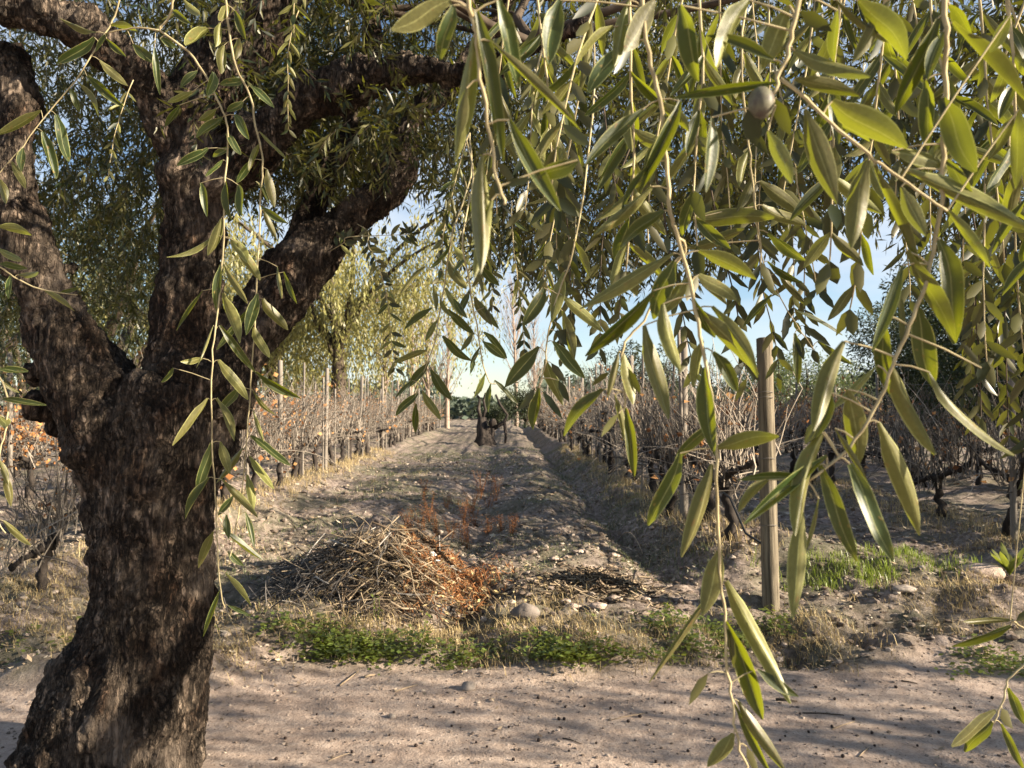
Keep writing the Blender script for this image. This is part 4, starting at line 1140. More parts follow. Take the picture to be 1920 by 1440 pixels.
# far wood along the horizon
g = np.random.default_rng(5)
fw = MB()
n = 26000
ang = g.uniform(-.85, .85, n); dist = g.uniform(85, 130, n)
px_, py_ = np.tan(ang) * dist, dist
hh = 2.6 + 5.0 * (vnoise(px_, py_ * .2, 9) + .5) ** 1.5 + 2.5 * vnoise(px_, py_, 3)
hh = np.where(np.abs(px_ + 3) < 6, hh * .35, hh)
pz = g.random(n) ** .7 * hh
p = np.stack([px_, py_, pz], 1)
x = g.normal(0, 1, (n, 3)); x /= np.linalg.norm(x, axis=1)[:, None]
y = np.cross(x, g.normal(0, 1, (n, 3))); y /= np.linalg.norm(y, axis=1)[:, None]
V = np.stack([p - x * .45, p + y * .3, p + x * .45, p - y * .3], 1).reshape(-1, 3)
i = np.arange(n)[:, None] * 4
fw.add(V, np.concatenate([i + [0, 1, 2], i + [0, 2, 3]]), None, np.repeat(g.random(n), 4))
tag(link('woods', fw.mesh('woods', [M['blue_leaf']])), 'low blue green far wood along the horizon', 'woods', kind='stuff')

# ------------------------------------------------------------------ vineyard: posts, wires, vines
def post_mesh(h, r, mat, seed, sides=12, lean=0.02):
    rd = random.Random(seed); m = MB()
    pts = []; rad = []
    lx, ly = rd.gauss(0, lean), rd.gauss(0, lean)
    for i in range(9):
        q = i / 8
        pts.append(Vector((lx * q, ly * q, -.35 + (h + .35) * q))); rad.append(r * (1.04 - .08 * q) * (1 + rd.uniform(-.03, .03)))
    pts.append(Vector((lx, ly, h + r * .12))); rad.append(r * .72)
    m.tube(pts, rad, sides)
    return m.mesh('post', [M[mat]])
def wraps(h, r, zs):
    m = MB()
    for z in zs:
        ring = [Vector((math.cos(a) * r * 1.05, math.sin(a) * r * 1.05, z + .004 * math.sin(3 * a))) for a in np.linspace(0, 6.28, 15)]
        m.tube(ring, .0028, 4)
    return m.mesh('wire_wrap', [M['wire']])
def row_x(x0, y):
    return x0 - SLOPE * y
ORD = ('first', 'second', 'third', 'fourth', 'fifth', 'sixth', 'seventh', 'eighth', 'ninth', 'tenth', 'eleventh', 'twelfth')
pm_thick = post_mesh(2.03, .062, 'post', 1)
gp = ground_at(1445, 1150)
near_post = empty('post', gp, 'thick weathered wooden end post standing at the verge, its right side sunlit', 'post')
link('shaft', pm_thick, near_post)
near_post.rotation_euler = (R(-.8), R(-1.0), 0)
for z_ in (1.62, 1.58, 1.12, .62):
    link('wire_wrap', wraps(2.0, .062, (z_,)), near_post)
pale = [post_mesh(2.2, .042, 'post_pale', 10 + i) for i in range(3)]
RIGHT1, LEFT1 = ROWS_R[0], ROWS_L[0]
def post_at(x0, y, label, group, big=1.0, mesh=None):
    x = row_x(x0, y)
    o = link('post', mesh or random.choice(pale), None, (x, y, Hs(x, y)))
    o.scale = (big, big, random.uniform(.95, 1.05)); o.rotation_euler = (random.gauss(0, .015), random.gauss(0, .02), random.uniform(0, 6))
    tag(o, label, 'post', group)
for i, y in enumerate((9.3, 13.1, 17.0, 21, 25, 29, 33, 37, 41, 45)):
    lab = ['pale wooden post second in the row right of the lane, after the thick end post', 'pale post third in the row right of the lane'][i] if i < 2 else ORD[i + 1] + ' pale post deep in the row right of the lane'
    post_at(RIGHT1, y, lab, 'posts of the row right of the lane', 1.15 if i == 0 else 1)
for i, y in enumerate((9.6, 13.2, 16.6, 20.8, 24.6, 28.4, 32, 36, 40, 44, 48)):
    lab = ['pale post nearest the old tree in the row left of the lane', 'tall pale post with its foot sunlit, second in the row left of the lane', 'pale post third in the row left of the lane'][i] if i < 3 else ORD[i] + ' pale post deep in the row left of the lane'
    post_at(LEFT1, y, lab, 'posts of the row left of the lane')
for k_, x0 in enumerate(ROWS_R[1:4]):
    for i, y in enumerate((8.4 if x0 < 7 else 12.2, 13.2, 18, 23, 28, 34)):
        if abs(row_x(x0, y)) / y < .7:
            post_at(x0, y, ORD[i] + ' grey post of the ' + ORD[k_ + 1] + ' vine row right of the lane', 'posts of the further right rows', .8)
for k_, x0 in enumerate(ROWS_L[1:4]):
    for i, y in enumerate((11.0, 15.2, 19.5, 24, 29, 35, 41)):
        if abs(row_x(x0, y)) / y < .7:
            post_at(x0, y, ORD[i] + ' grey post of the ' + ORD[k_ + 1] + ' vine row left of the lane', 'posts of the further left rows', .85)
for x0, y0, nm in ((RIGHT1, gp.y, 'right of the lane'), (LEFT1, 6.5, 'left of the lane'), (ROWS_R[1], 8.4, 'second to the right of the lane')):
    for z, wl in ((.72, 'lowest'), (1.2, 'middle'), (1.68, 'top')):
        m = MB()
        pts = []
        for i in range(25):
            y = y0 + (48 - y0) * i / 24
            x = row_x(x0, y) if (i or x0 != RIGHT1) else gp.x
            pts.append(Vector((x, y, Hs(row_x(x0, y), y) * .3 + z + .15 - .02 * (i % 2))))
        m.tube(pts, .0022, 3, cap=False)
        tag(link('trellis_wire', m.mesh('trellis_wire', [M['wire']])), '%s thin wire of the vine row %s' % (wl, nm), 'wire', 'trellis wires')
thin = [post_mesh(2.1, .02, 'post_pale', 30 + i, 7) for i in range(3)]
for x0, nm in ((RIGHT1, 'right'), (LEFT1, 'left')):
    k_ = 0
    for y in np.arange(8.7, 30, 1.5):
        if abs(y - 13.2) < .3:
            continue
        y = y + random.uniform(-.2, .2); x = row_x(x0, y) + random.gauss(0, .05)
        o = link('stake', random.choice(thin), None, (x, y, Hs(x, y))); o.rotation_euler = (random.gauss(0, .03), random.gauss(0, .04), random.random() * 6); o.scale = (1, 1, random.uniform(.85, 1.08))
        tag(o, (ORD[k_] + ' thin' if k_ < 12 else 'distant thin') + ' pale stake from the front among the vines ' + nm + ' of the lane', 'stake', 'thin stakes of the row ' + nm + ' of the lane'); k_ += 1
m = MB()
pts = [Vector((row_x(RIGHT1, y) - .07, y, Hs(row_x(RIGHT1, y), y) + .42 + .05 * math.sin(y * 1.7))) for y in np.arange(6.3, 40, .45)]
m.tube(pts, .011, 6)
tag(link('drip_hose', m.mesh('drip_hose', [M['hose']])), 'black sagging drip hose along the row right of the lane', 'hose')

def vine_parts(seed, ncanes, leafy, droop, hmax):
    rd = random.Random(seed)
    t = MB()
    lean = Vector((rd.gauss(0, .06), rd.gauss(0, .09), 0))
    pts = [Vector((0, 0, -.15))]; rad = [.065]
    hz = rd.uniform(.5, .68)
    for i in range(1, 8):
        q = i / 7
        pts.append(Vector((lean.x * q + rd.gauss(0, .022), lean.y * q + rd.gauss(0, .022), hz * q))); rad.append((.055 - .012 * q) * rd.uniform(.8, 1.3) + (.028 if i == 7 else 0))
    t.tube(pts, rad, 8)
    heads = []
    for s in (-1, 1):
        p = [pts[-1]]
        d = Vector((rd.gauss(0, .25), s * .8, rd.uniform(.1, .5))).normalized()
        for k in range(5):
            d = (d + Vector((rd.gauss(0, .22), 0, rd.gauss(0, .2)))).normalized()
            p.append(p[-1] + d * .12); heads.append(p[-1])
        t.tube(p, [.04, .036, .034, .028, .026, .024], 6)
        for h_ in p[2:]:
            uv_ball(t, h_, rd.uniform(.028, .05), 6, 4, jit=.35, rnd=rd)
    uv_ball(t, pts[-1], .075, 7, 5, jit=.35, rnd=rd)
    c = MB(); tips = []
    for i in range(ncanes):
        h_ = rd.choice(heads + [pts[-1]])
        h_ = h_ + Vector((rd.gauss(0, .05), rd.uniform(-.25, .25), rd.uniform(-.15, .1)))
        d = Vector((rd.gauss(0, .2), rd.gauss(0, .16), 1)).normalized()
        if rd.random() < .14:
            d = Vector((rd.gauss(0, .8), rd.gauss(0, .8), rd.uniform(-.3, .5))).normalized()
        p = [h_]; ln = rd.uniform(.55, hmax)
        for k in range(6):
            d = (d + Vector((rd.gauss(0, .16), rd.gauss(0, .16), -droop * k * .1))).normalized()
            p.append(p[-1] + d * ln / 6); tips.append(p[-1])
        c.tube(p, np.linspace(rd.uniform(.006, .0105), .003, 7), 3, a=rd.random(), cap=False)
        if rd.random() < .5:
            q = p[3]; e = (d + Vector((rd.gauss(0, .9), rd.gauss(0, .9), .1))).normalized()
            c.tube([q, q + e * .12, q + e * .22 - Vector((0, 0, .03))], [.003, .0022, .0015], 3, a=rd.random(), cap=False)
    lf = MB()
    for i in range(leafy):
        q = rd.choice(tips) + Vector((rd.gauss(0, .05), rd.gauss(0, .05), rd.gauss(0, .05)))
        s = rd.uniform(.025, .05)
        a = Vector((rd.gauss(0, 1), rd.gauss(0, 1), rd.gauss(-.5, 1))).normalized(); b = a.cross(Vector((rd.gauss(0, 1), rd.gauss(0, 1), rd.gauss(0, 1)))).normalized(); n_ = a.cross(b)
        lf.add([q, q + a * s + b * s * .8 + n_ * s * .3, q + a * s * 1.9, q + a * s - b * s * .8 + n_ * s * .4], [(0, 1, 2), (0, 2, 3)], None, rd.random())
    return (t.mesh('trunk', [M['vine_trunk']]), c.mesh('canes', [M['cane']]), lf.mesh('dry_leaves', [M['dry_leaf']]) if leafy else None)
kinds = {'bare': [vine_parts(200 + i, 76, 30, .22, 1.35) for i in range(4)],
         'leafy': [vine_parts(220 + i, 60, 280, .25, 1.35) for i in range(4)],
         'tangle': [vine_parts(240 + i, 84, 60, .5, 1.35) for i in range(4)]}
joined = {}
def far_vine(k, i):
    if (k, i) not in joined:
        t, c, lf = kinds[k][i]
        m = MB()
        for j, me in enumerate((t, c, lf)):
            if me is None:
                continue
            n_ = len(me.vertices); co = np.empty(n_ * 3, np.float32); me.vertices.foreach_get('co', co)
            T_ = [tuple(p.vertices) for p in me.polygons if len(p.vertices) == 3]; Q_ = [tuple(p.vertices) for p in me.polygons if len(p.vertices) == 4]
            at = np.empty(n_, np.float32); me.attributes['rnd'].data.foreach_get('value', at)
            m.add(co, T_, Q_, at, j)
        joined[(k, i)] = m.mesh('grapevine', [M['vine_trunk'], M['cane'], M['dry_leaf']])
    return joined[(k, i)]
rv = random.Random(3)
def vine(x, y, kind, label, group, near, sc=1.0):
    i = rv.randrange(4)
    z = Hs(x, y)
    rot = rv.choice((0, math.pi)) + rv.gauss(0, .15)
    if near:
        o = empty('grapevine', (x, y, z), label, 'grapevine', group)
        t, c, lf = kinds[kind][i]
        link('trunk', t, o); tag(link('canes', c, o), kind='stuff')
        if lf:
            tag(link('dry_leaves', lf, o), kind='stuff')
    else:
        o = tag(link('grapevine', far_vine(kind, i), None, (x, y, z)), label, 'grapevine', group)
    o.rotation_euler = (0, 0, rot)
    o.scale = (sc * rv.uniform(.9, 1.1),) * 2 + (sc * rv.uniform(.88, 1.12),)
def row(x0, y0, y1, stp, kind, label, group, nearlim):
    y = y0; row.n = 0
    while y < y1:
        x = row_x(x0, y) + rv.gauss(0, .07)
        if abs(x) / y < .74:
            n_ = row.n = row.n + 1
            lab = label.format('distant ' if n_ > len(ORD) else ORD[n_ - 1] + ' from the front, ')
            vine(x, y, kind if not callable(kind) else kind(y), lab, group, y < nearlim)
        y += stp * rv.uniform(.85, 1.15)
row(RIGHT1, 7.4, 46, 1.1, 'bare', '{}leafless grapevine of the row right of the lane', 'grapevines right of the lane', 20)
row(ROWS_R[1], 8.6, 40, 1.05, 'bare', '{}leafless grapevine of the second row right of the lane', 'grapevines of the second right row', 18)
row(ROWS_R[2], 11.8, 40, 1.25, lambda y: 'leafy' if y > 19 else 'bare', '{}grapevine of the third row right of the lane', 'grapevines of the third right row', 0)
row(ROWS_R[3], 16.5, 36, 1.8, 'leafy', '{}rusty leaved grapevine of the farthest right row', 'grapevines of the far right row', 0)
row(LEFT1, 8.4, 47, 1.1, lambda y: 'tangle' if y < 15 else 'bare', '{}leafless grapevine of the row left of the lane', 'grapevines left of the lane', 20)
row(ROWS_L[1], 10.0, 46, 1.5, 'leafy', '{}orange leaved grapevine of the second row left of the lane', 'grapevines of the second left row', 0)
row(ROWS_L[2], 14.5, 46, 1.7, 'leafy', '{}orange leaved grapevine of the third row left of the lane', 'grapevines of the third left row', 0)
row(ROWS_L[3], 19, 46, 2.0, 'leafy', '{}orange leaved grapevine of the farthest left row', 'grapevines of the far left row', 0)
q = ground_at(76, 1112)
vine(q.x, q.y, 'bare', 'small pale sunlit grapevine standing left of the old olive trunk', 'grapevines left of the lane', True, .8)
q = ground_at(1745, 985)
# the dark old stump at the end of the lane
def stump(loc, label, seed, s=1.0):
    rd = random.Random(seed)
    t = empty('vine_stump', loc, label, 'stump')
    m = MB()
    m.tube([Vector((.1, 0, -.5)), Vector((.08, 0, 0)), Vector((.06, 0, .3 * s)), Vector((-.02, 0, .6 * s)), Vector((-.02, .05, .9 * s))], [.6 * s, .42 * s, .27 * s, .2 * s, .15 * s], 10)
    m.tube([Vector((.15, 0, -.3)), Vector((.27, 0, .2 * s)), Vector((.34, 0, .55 * s))], [.26 * s, .17 * s, .13 * s], 8)
    for i in range(9):
        uv_ball(m, (rd.uniform(-.15, .36) * s, rd.gauss(0, .1), rd.uniform(.0, .75) * s), rd.uniform(.07, .13) * s, 7, 5, jit=.3, rnd=rd)
    link('trunk', m.mesh('trunk', [M['vine_trunk']]), t)
    for (pts, r) in (([(-.05, 0, .8), (-.15, 0, 1.2), (-.1, .1, 1.55), (-.3, .1, 1.8)], .08), ([(-.02, 0, .8), (.1, 0, 1.15), (.02, .1, 1.5), (.1, 0, 1.75)], .07), ([(.34, 0, .5), (.75, .1, .75), (.85, .1, 1.0), (.6, .1, 1.35), (.45, 0, 1.7)], .075), ([(.75, .1, .75), (.8, 0, .3), (.78, 0, -.1)], .07)):
        b = MB(); b.tube([Vector(p) * s for p in pts], np.linspace(r, r * .5, len(pts)) * s, 6)
        link('arm', b.mesh('arm', [M['vine_trunk']]), t)
q = ground_at(905, 832)
stump(q, 'black twisted old stump with bare arms standing in the middle of the lane far away', 7, 1.15)

# ------------------------------------------------------------------ brush heap
BP = ground_at(748, 1105)
heap = empty('brush_pile', BP, 'heap of cut brush and dry orange twigs lying at the start of the lane', 'brush pile')
rh = random.Random(12)
def vn1(x, y):
    return noise.noise(Vector((x * 4, y * 4, 3.3)))
def heap_h(x, y):
    x = x / (.74 if x > 0 else .95)
    return (.40 * math.exp(-((x + .02) / .5) ** 2 - (y / .6) ** 2)) * (1 + .5 * vn1(x, y)) + .22 * math.exp(-((x + .6) / .4) ** 2 - ((y + .1) / .45) ** 2) + .2 * math.exp(-((x - .55) / .4) ** 2 - ((y - .1) / .5) ** 2)
hx, hy = np.meshgrid(np.linspace(-1.4, 1.3, 60), np.linspace(-1.0, 1.1, 46))
hz = np.vectorize(heap_h)(hx, hy) * .8 + .05 * vnoise(hx + 20, hy, .2) + .04 * vnoise(hx, hy + 9, .09) - .06
hz += H(hx + BP.x, hy + BP.y) - BP.z
ii = (np.arange(45)[:, None] * 60 + np.arange(59)[None, :]).ravel()
link('mound', fast_mesh('mound', np.stack([hx.ravel(), hy.ravel(), hz.ravel()], 1), [np.stack([ii, ii + 1, ii + 61, ii + 60], 1)], [M['brush_dark']], None, {'rnd': np.random.default_rng(1).random(hx.size) * .4}), heap)
def gz(x, y):
    return Hs(BP.x + x, BP.y + y) - BP.z
for kind_, mat_, n_ in (('brush', 'brush', 3000), ('dark_brush', 'brush_dark', 1300), ('dry_needles', 'rust_weed', 3400)):
    m = MB()
    for i in range(n_):
        if kind_ == 'dark_brush':
            x, y = rh.gauss(-.5, .27), rh.gauss(-.18, .3); an = rh.gauss(.75, .35)
        elif kind_ == 'dry_needles':
            x, y = rh.gauss(.3, .2), rh.gauss(.12, .3); an = rh.gauss(-.6, .8)
        else:
            x, y = rh.gauss(-.02, .28), rh.gauss(-.1, .36); an = rh.gauss(-.4, .8)
        z = gz(x, y) + heap_h(x, y) * .8 + rh.uniform(-.03, .08)
        L0 = rh.uniform(.06, .3) if kind_ != 'dry_needles' else rh.uniform(.03, .12)
        d = Vector((math.cos(an) * rh.choice((-1, 1)), rh.gauss(0, .5), 0)); d.z = d.x * -.35 * (1 if x > 0 else -1) + rh.gauss(0, .3)
        d.normalize()
        p = Vector((x, y, z))
        m.tube([p - d * L0 / 2, p + Vector((0, rh.gauss(0, .02), rh.gauss(.01, .03))), p + d * L0 / 2 + Vector((0, rh.gauss(0, .03), rh.gauss(0, .03)))], [rh.uniform(.002, .0055) if kind_ != 'dry_needles' else .0035] * 2 + [.0015], 3, a=rh.random(), cap=False)
    tag(link(kind_, m.mesh(kind_, [M[mat_]]), heap), kind='stuff')
m = MB()
for i in range(1100):
    x, y = rh.gauss(.22, .36), rh.gauss(-.12, .3)
    p = Vector((x, y, gz(x, y) + heap_h(x, y) * .8 + rh.uniform(.0, .09))); s_ = rh.uniform(.012, .03)
    a_ = Vector((rh.gauss(0, 1), rh.gauss(0, 1), rh.gauss(0, .6))).normalized(); b_ = a_.cross(Vector((rh.gauss(0, 1), rh.gauss(0, 1), 1))).normalized()
    m.add([p, p + a_ * s_ + b_ * s_ * .4, p + a_ * s_ * 2.2, p + a_ * s_ - b_ * s_ * .4], [(0, 1, 2), (0, 2, 3)], None, rh.uniform(.2, 1))
tag(link('dry_leaves', m.mesh('dry_leaves', [M['straw']]), heap), kind='stuff')
# single sticks one can tell apart
def px_stick(pts, r, mat, sub=True):
    m = MB()
    W = []
    for (u, v, dy) in pts:
        d = BP.y + dy
        W.append(P(u, v, d * 1.0) - BP)
    m.tube(W, np.linspace(r, r * .5, len(W)), 6)
    link('stick', m.mesh('stick', [M[mat]]), heap)
px_stick([(563, 1150, -.35), (600, 1110, -.3), (630, 1075, -.2), (655, 1050, -.1)], .013, 'stick_grey')
px_stick([(600, 1100, -.3), (602, 1060, -.3), (612, 1035, -.3), (630, 1018, -.3)], .008, 'stick_grey')
px_stick([(690, 1028, -.2), (720, 995, -.2), (748, 968, -.2)], .008, 'stick')
px_stick([(732, 1020, -.4), (790, 1075, -.5), (835, 1105, -.5)], .009, 'stick')
px_stick([(712, 1145, -.6), (745, 1100, -.6)], .008, 'stick')
px_stick([(655, 1150, -.6), (690, 1115, -.6)], .007, 'stick')
px_stick([(800, 1030, 0), (825, 1015, .1), (850, 995, .2)], .007, 'brush')
px_stick([(605, 1155, -.6), (650, 1130, -.6), (700, 1110, -.5)], .007, 'stick')
for i in range(70):
    x, y = rh.gauss(-.08, .33), rh.gauss(-.15, .32)
    an = rh.gauss(.6 if x < -.2 else -.5, .5); L0 = rh.uniform(.2, .6)
    z = gz(x, y) + heap_h(x, y) * .82 + rh.uniform(.01, .08)
    d = Vector((math.cos(an), rh.gauss(0, .4), math.sin(an) * .7)).normalized()
    p = Vector((x, y, z)); m = MB()
    m.tube([p - d * L0 / 2, p - d * L0 / 6 + Vector((0, 0, rh.gauss(0, .02))), p + d * L0 / 5 + Vector((0, 0, rh.gauss(0, .03))), p + d * L0 / 2], [rh.uniform(.005, .009)] * 2 + [.005, .003], 5)
    link('stick', m.mesh('stick', [M[rh.choice(('stick', 'stick', 'stick_grey', 'brush'))]]), heap)
for i in range(34):
    x, y = rh.gauss(-.1, .42), rh.gauss(-.1, .35)
    p = [Vector((x, y, gz(x, y) + heap_h(x, y) * .8))]; d = Vector((rh.gauss(-.2 if x < 0 else .3, .8), rh.gauss(-.2, .6), rh.uniform(.05, .7))).normalized(); L0 = rh.uniform(.25, .75)
    for k in range(7):
        d = (d + Vector((rh.gauss(0, .2), rh.gauss(0, .2), rh.gauss(-.06, .12)))).normalized(); p.append(p[-1] + d * L0 / 7)
    m = MB(); m.tube(p, np.linspace(rh.uniform(.004, .008), .0015, 8), 4)
    for k in (3, 4, 5, 6):
        e = (d + Vector((rh.gauss(0, .8), rh.gauss(0, .8), rh.gauss(0, .5)))).normalized(); m.tube([p[k], p[k] + e * L0 * .13, p[k] + e * L0 * .24 + Vector((0, 0, -.01))], [.003, .002, .001], 3, cap=False)
    link('stick', m.mesh('stick', [M[rh.choice(('stick', 'stick_grey', 'branch', 'branch'))]]), heap)
m = MB()
uv_ball(m, (0, 0, 0), .035, 8, 6, (1.1, .9, .75), jit=.25, rnd=rh)
o = link('plastic_scrap', m.mesh('plastic_scrap', [M['plastic']]), None, BP + Vector((.27, -.02, gz(.27, -.02) + heap_h(.27, -.02) * .8 + .075))); tag(o, 'white plastic scrap caught on top of the brush heap', 'scrap')
m = MB(); uv_ball(m, (0, 0, 0), .03, 8, 6, (1.3, .9, .5), jit=.25, rnd=rh)
o = link('plastic_scrap', m.mesh('plastic_scrap', [M['plastic']]), None, BP + Vector((.31, -.08, gz(.31, -.08) + heap_h(.31, -.08) * .8 + .06))); tag(o, 'smaller flat white scrap just below the round one on the brush heap', 'scrap')

# low heap of wood chips right of the brush
CP = ground_at(1110, 1100)
chips = empty('straw_heap', CP, 'low heap of brown straw and wood chips in the lane right of the brush', 'straw heap')
m = MB()
for i in range(1300):
    x, y = rh.gauss(0, .24), rh.gauss(0, .22)
    z = Hs(CP.x + x, CP.y + y) - CP.z + .13 * math.exp(-(x / .28) ** 2 - (y / .25) ** 2) * rh.uniform(.5, 1) + .01
    an = rh.uniform(0, 6.28); L0 = rh.uniform(.03, .16); d = Vector((math.cos(an), math.sin(an), rh.gauss(0, .3))).normalized(); p = Vector((x, y, z))
    m.tube([p - d * L0 / 2, p + d * L0 / 2], [rh.uniform(.003, .008)] * 2, 3, a=rh.random(), cap=False)
tag(link('straw', m.mesh('straw', [M['brush']]), chips), kind='stuff')

# ------------------------------------------------------------------ ground cover
G = np.random.default_rng(77)
def blades(name, pos, hgt, wid, mat, lean=.35, nb=9, spread=.05, label='', rnd=G, bush=None):
    n = len(pos) * nb
    p = np.repeat(pos, nb, 0) + np.concatenate([rnd.normal(0, spread, (n, 2)), np.zeros((n, 1))], 1)
    p[:, 2] = H(p[:, 0], p[:, 1]) - .01
    h = np.repeat(hgt, nb) * rnd.uniform(.45, 1.1, n)
    a = rnd.uniform(0, 6.283, n)
    d = np.stack([np.cos(a), np.sin(a), np.zeros(n)], 1)
    sd_ = np.stack([-np.sin(a), np.cos(a), np.zeros(n)], 1)
    ln = (h * rnd.uniform(.1, lean * 2, n))[:, None]
    up = np.array([0, 0, 1.0])
    m1 = p + up * (h * .6)[:, None] + d * ln * .35
    tp = p + up * (h * rnd.uniform(.75, 1.0, n))[:, None] + d * ln
    w = wid
    V = np.stack([p - sd_ * w, p + sd_ * w, m1 - sd_ * w * .8, m1 + sd_ * w * .8, tp], 1).reshape(-1, 3)
    i = np.arange(n)[:, None] * 5
    mb = MB(); mb.add(V, i + [2, 3, 4], i + [0, 1, 3, 2], np.repeat(rnd.random(n), 5))
    return tag(link(name, mb.mesh(name, [M[mat]])), label, name.replace('_', ' '), kind='stuff')
def spots(n, xa, xb, ya, yb, thr, sc=.8, seed=0, f=None):
    p = np.stack([G.uniform(xa, xb, n), G.uniform(ya, yb, n), np.zeros(n)], 1)
    k = vnoise(p[:, 0] + seed, p[:, 1] - seed, sc) > thr
    k &= lane_mask(p[:, 0], p[:, 1]) > .5
    if f is not None:
        k &= f(p[:, 0], p[:, 1])
    return p[k]
def around(lst):
    """(u, v, radius x, radius y, n) in the photo -> points on the ground"""
    o = []
    for u, v, rx, ry, n in lst:
        c = ground_at(u, v)
        o.append(np.stack([G.normal(c.x, rx, n), G.normal(c.y, ry, n), np.zeros(n)], 1))
    return np.concatenate(o)
# dry golden grass
p = np.concatenate([spots(900, -6, 6, 4.7, 6.0, -.02, seed=3), spots(2600, -12, 10, 6.0, 22, .1, seed=5),
                    around([(60, 1120, .5, .35, 220), (130, 1080, .4, .4, 160), (30, 1180, .5, .2, 120), (430, 1215, .18, .12, 60), (880, 1195, .4, .15, 220), (1010, 1200, .3, .15, 180), (640, 1195, .3, .12, 90), (1330, 1200, .3, .1, 80), (1500, 1200, .25, .25, 90), (1530, 1170, .2, .2, 60),
                            (1780, 1120, .35, .2, 110), (1860, 1115, .3, .2, 90), (1830, 1030, .25, .2, 60), (1030, 1125, .2, .15, 60), (1190, 1215, .3, .12, 60)])])
blades('dry_grass', p, .03 + .11 * G.random(len(p)) ** 1.8, .0022, 'straw', .75, 9, .055, 'short straw coloured dry grass along the verge and between the rows')
vf = []
for x0 in (RIGHT1, LEFT1, ROWS_R[1]):
    yy = G.uniform(7.0, 24, 900)
    vf.append(np.stack([row_x(x0, yy) + G.normal(0, .28, 900), yy, np.zeros(900)], 1))
p2 = np.concatenate(vf)
blades('dry_grass', p2, G.uniform(.06, .22, len(p2)), .0028, 'straw', .6, 8, .06, 'dry grass and weeds growing round the feet of the vines')
# thin greenish film of grass in the lane
p = np.concatenate([spots(9000, -3.4, 1.3, 6.4, 26, -.02, sc=1.1, seed=8), spots(500, -5, 5, 5, 6.4, .12, seed=18), spots(3500, 1.0, 1.9, 6.8, 26, -.1, sc=.6, seed=9)])
blades('low_grass', p, G.uniform(.025, .075, len(p)), .0028, 'lane_grass', .7, 7, .07, 'thin low green grass growing over the lane')
p = around([(1600, 1065, .36, .13, 75), (1700, 1062, .34, .13, 70), (1560, 1060, .2, .1, 26)])
blades('green_grass', p, G.uniform(.08, .17, len(p)), .0028, 'green_grass', .35, 9, .04, 'bright green grass strip on the bank behind the thick post')
# leafy weeds at the verge
def weeds(name, pos, hgt, label, ls=(.012, .026), nl=16):
    mb = MB(); rd = random.Random(len(pos))
    for (x, y, _) in pos:
        h = hgt * rd.uniform(.5, 1.2)
        z0 = Hs(x, y)
        for k in range(nl):
            q = Vector((x + rd.gauss(0, .05), y + rd.gauss(0, .05), z0 + rd.uniform(.005, h)))
            a = rd.uniform(0, 6.28); s = rd.uniform(*ls)
            d = Vector((math.cos(a), math.sin(a), rd.uniform(-.2, .5))).normalized(); e = d.cross(Vector((rd.gauss(0, .3), rd.gauss(0, .3), 1))).normalized()
            mb.add([q, q + d * s + e * s * .62, q + d * s * 1.9, q + d * s - e * s * .62], [(0, 1, 2), (0, 2, 3)], None, rd.random())
    return tag(link(name, mb.mesh(name, [M['weed_leaf']])), label, 'weeds', kind='stuff')
weeds('weeds', np.concatenate([around([(660, 1210, .22, .1, 60), (740, 1228, .26, .07, 36), (580, 1185, .2, .1, 20), (840, 1235, .2, .06, 20), (640, 1225, .16, .06, 36)])]), .075, 'leafy green weeds along the road edge below the brush heap')
weeds('weeds', np.concatenate([around([(1040, 1235, .08, .05, 36), (1020, 1220, .06, .04, 16), (1100, 1240, .15, .04, 16), (1200, 1232, .2, .05, 22), (930, 1225, .15, .05, 12)])]), .07, 'small green weeds at the road edge in the middle')
weeds('weeds', np.concatenate([around([(1320, 1190, .18, .08, 32), (1400, 1180, .14, .08, 36), (1250, 1180, .15, .1, 20), (1290, 1225, .2, .05, 20), (1440, 1185, .08, .05, 14)])]), .11, 'taller dark green weeds around the foot of the thick post')
weeds('weeds', np.concatenate([around([(1850, 1235, .12, .06, 30), (1870, 1260, .15, .05, 26), (250, 1190, .3, .1, 20), (60, 1190, .3, .1, 30)]), spots(500, -2.6, 2.4, 6.6, 15, .2, seed=31, sc=1.0)]), .05, 'scattered small green weeds in the lane and on the verge', nl=9)
# upright single weeds
def tall_weed(u, v, h, label, mat='weed_leaf', n=26, seed=1, group=None, br=5, name='tall_weed', nl=.016):
    rd = random.Random(seed); b = ground_at(u, v)
    t = empty(name, b, label, 'weed', group)
    st = MB(); lf = MB()
    for k in range(br):
        a = rd.uniform(0, 6.28); d = Vector((math.cos(a) * .25, math.sin(a) * .25, 1)).normalized()
        p = [Vector((rd.gauss(0, .015), rd.gauss(0, .015), -.02))]
        for i in range(6):
            d = (d + Vector((rd.gauss(0, .08), rd.gauss(0, .08), 0))).normalized(); p.append(p[-1] + d * h * rd.uniform(.7, 1) / 6)
            for _ in range(max(1, n // 6)):
                q = p[-1] + Vector((rd.gauss(0, .02), rd.gauss(0, .02), rd.gauss(0, .02)))
                a2 = rd.uniform(0, 6.28); s = rd.uniform(.5, 1.2) * nl
                e = Vector((math.cos(a2), math.sin(a2), rd.uniform(-.5, .8))).normalized(); f = e.cross(Vector((rd.gauss(0, 1), rd.gauss(0, 1), 1))).normalized()
                lf.add([q, q + e * s + f * s * .5, q + e * s * 2, q + e * s - f * s * .5], [(0, 1, 2), (0, 2, 3)], None, rd.random())
        st.tube(p, np.linspace(.004, .0015, 7), 4, a=.4)
    link('stem', st.mesh('stem', [M[mat]]), t); tag(link('leaves', lf.mesh('leaves', [M[mat]]), t), kind='stuff')
tall_weed(783, 1235, .28, 'slender upright green weed rising from the verge below the brush heap', seed=1, br=2)
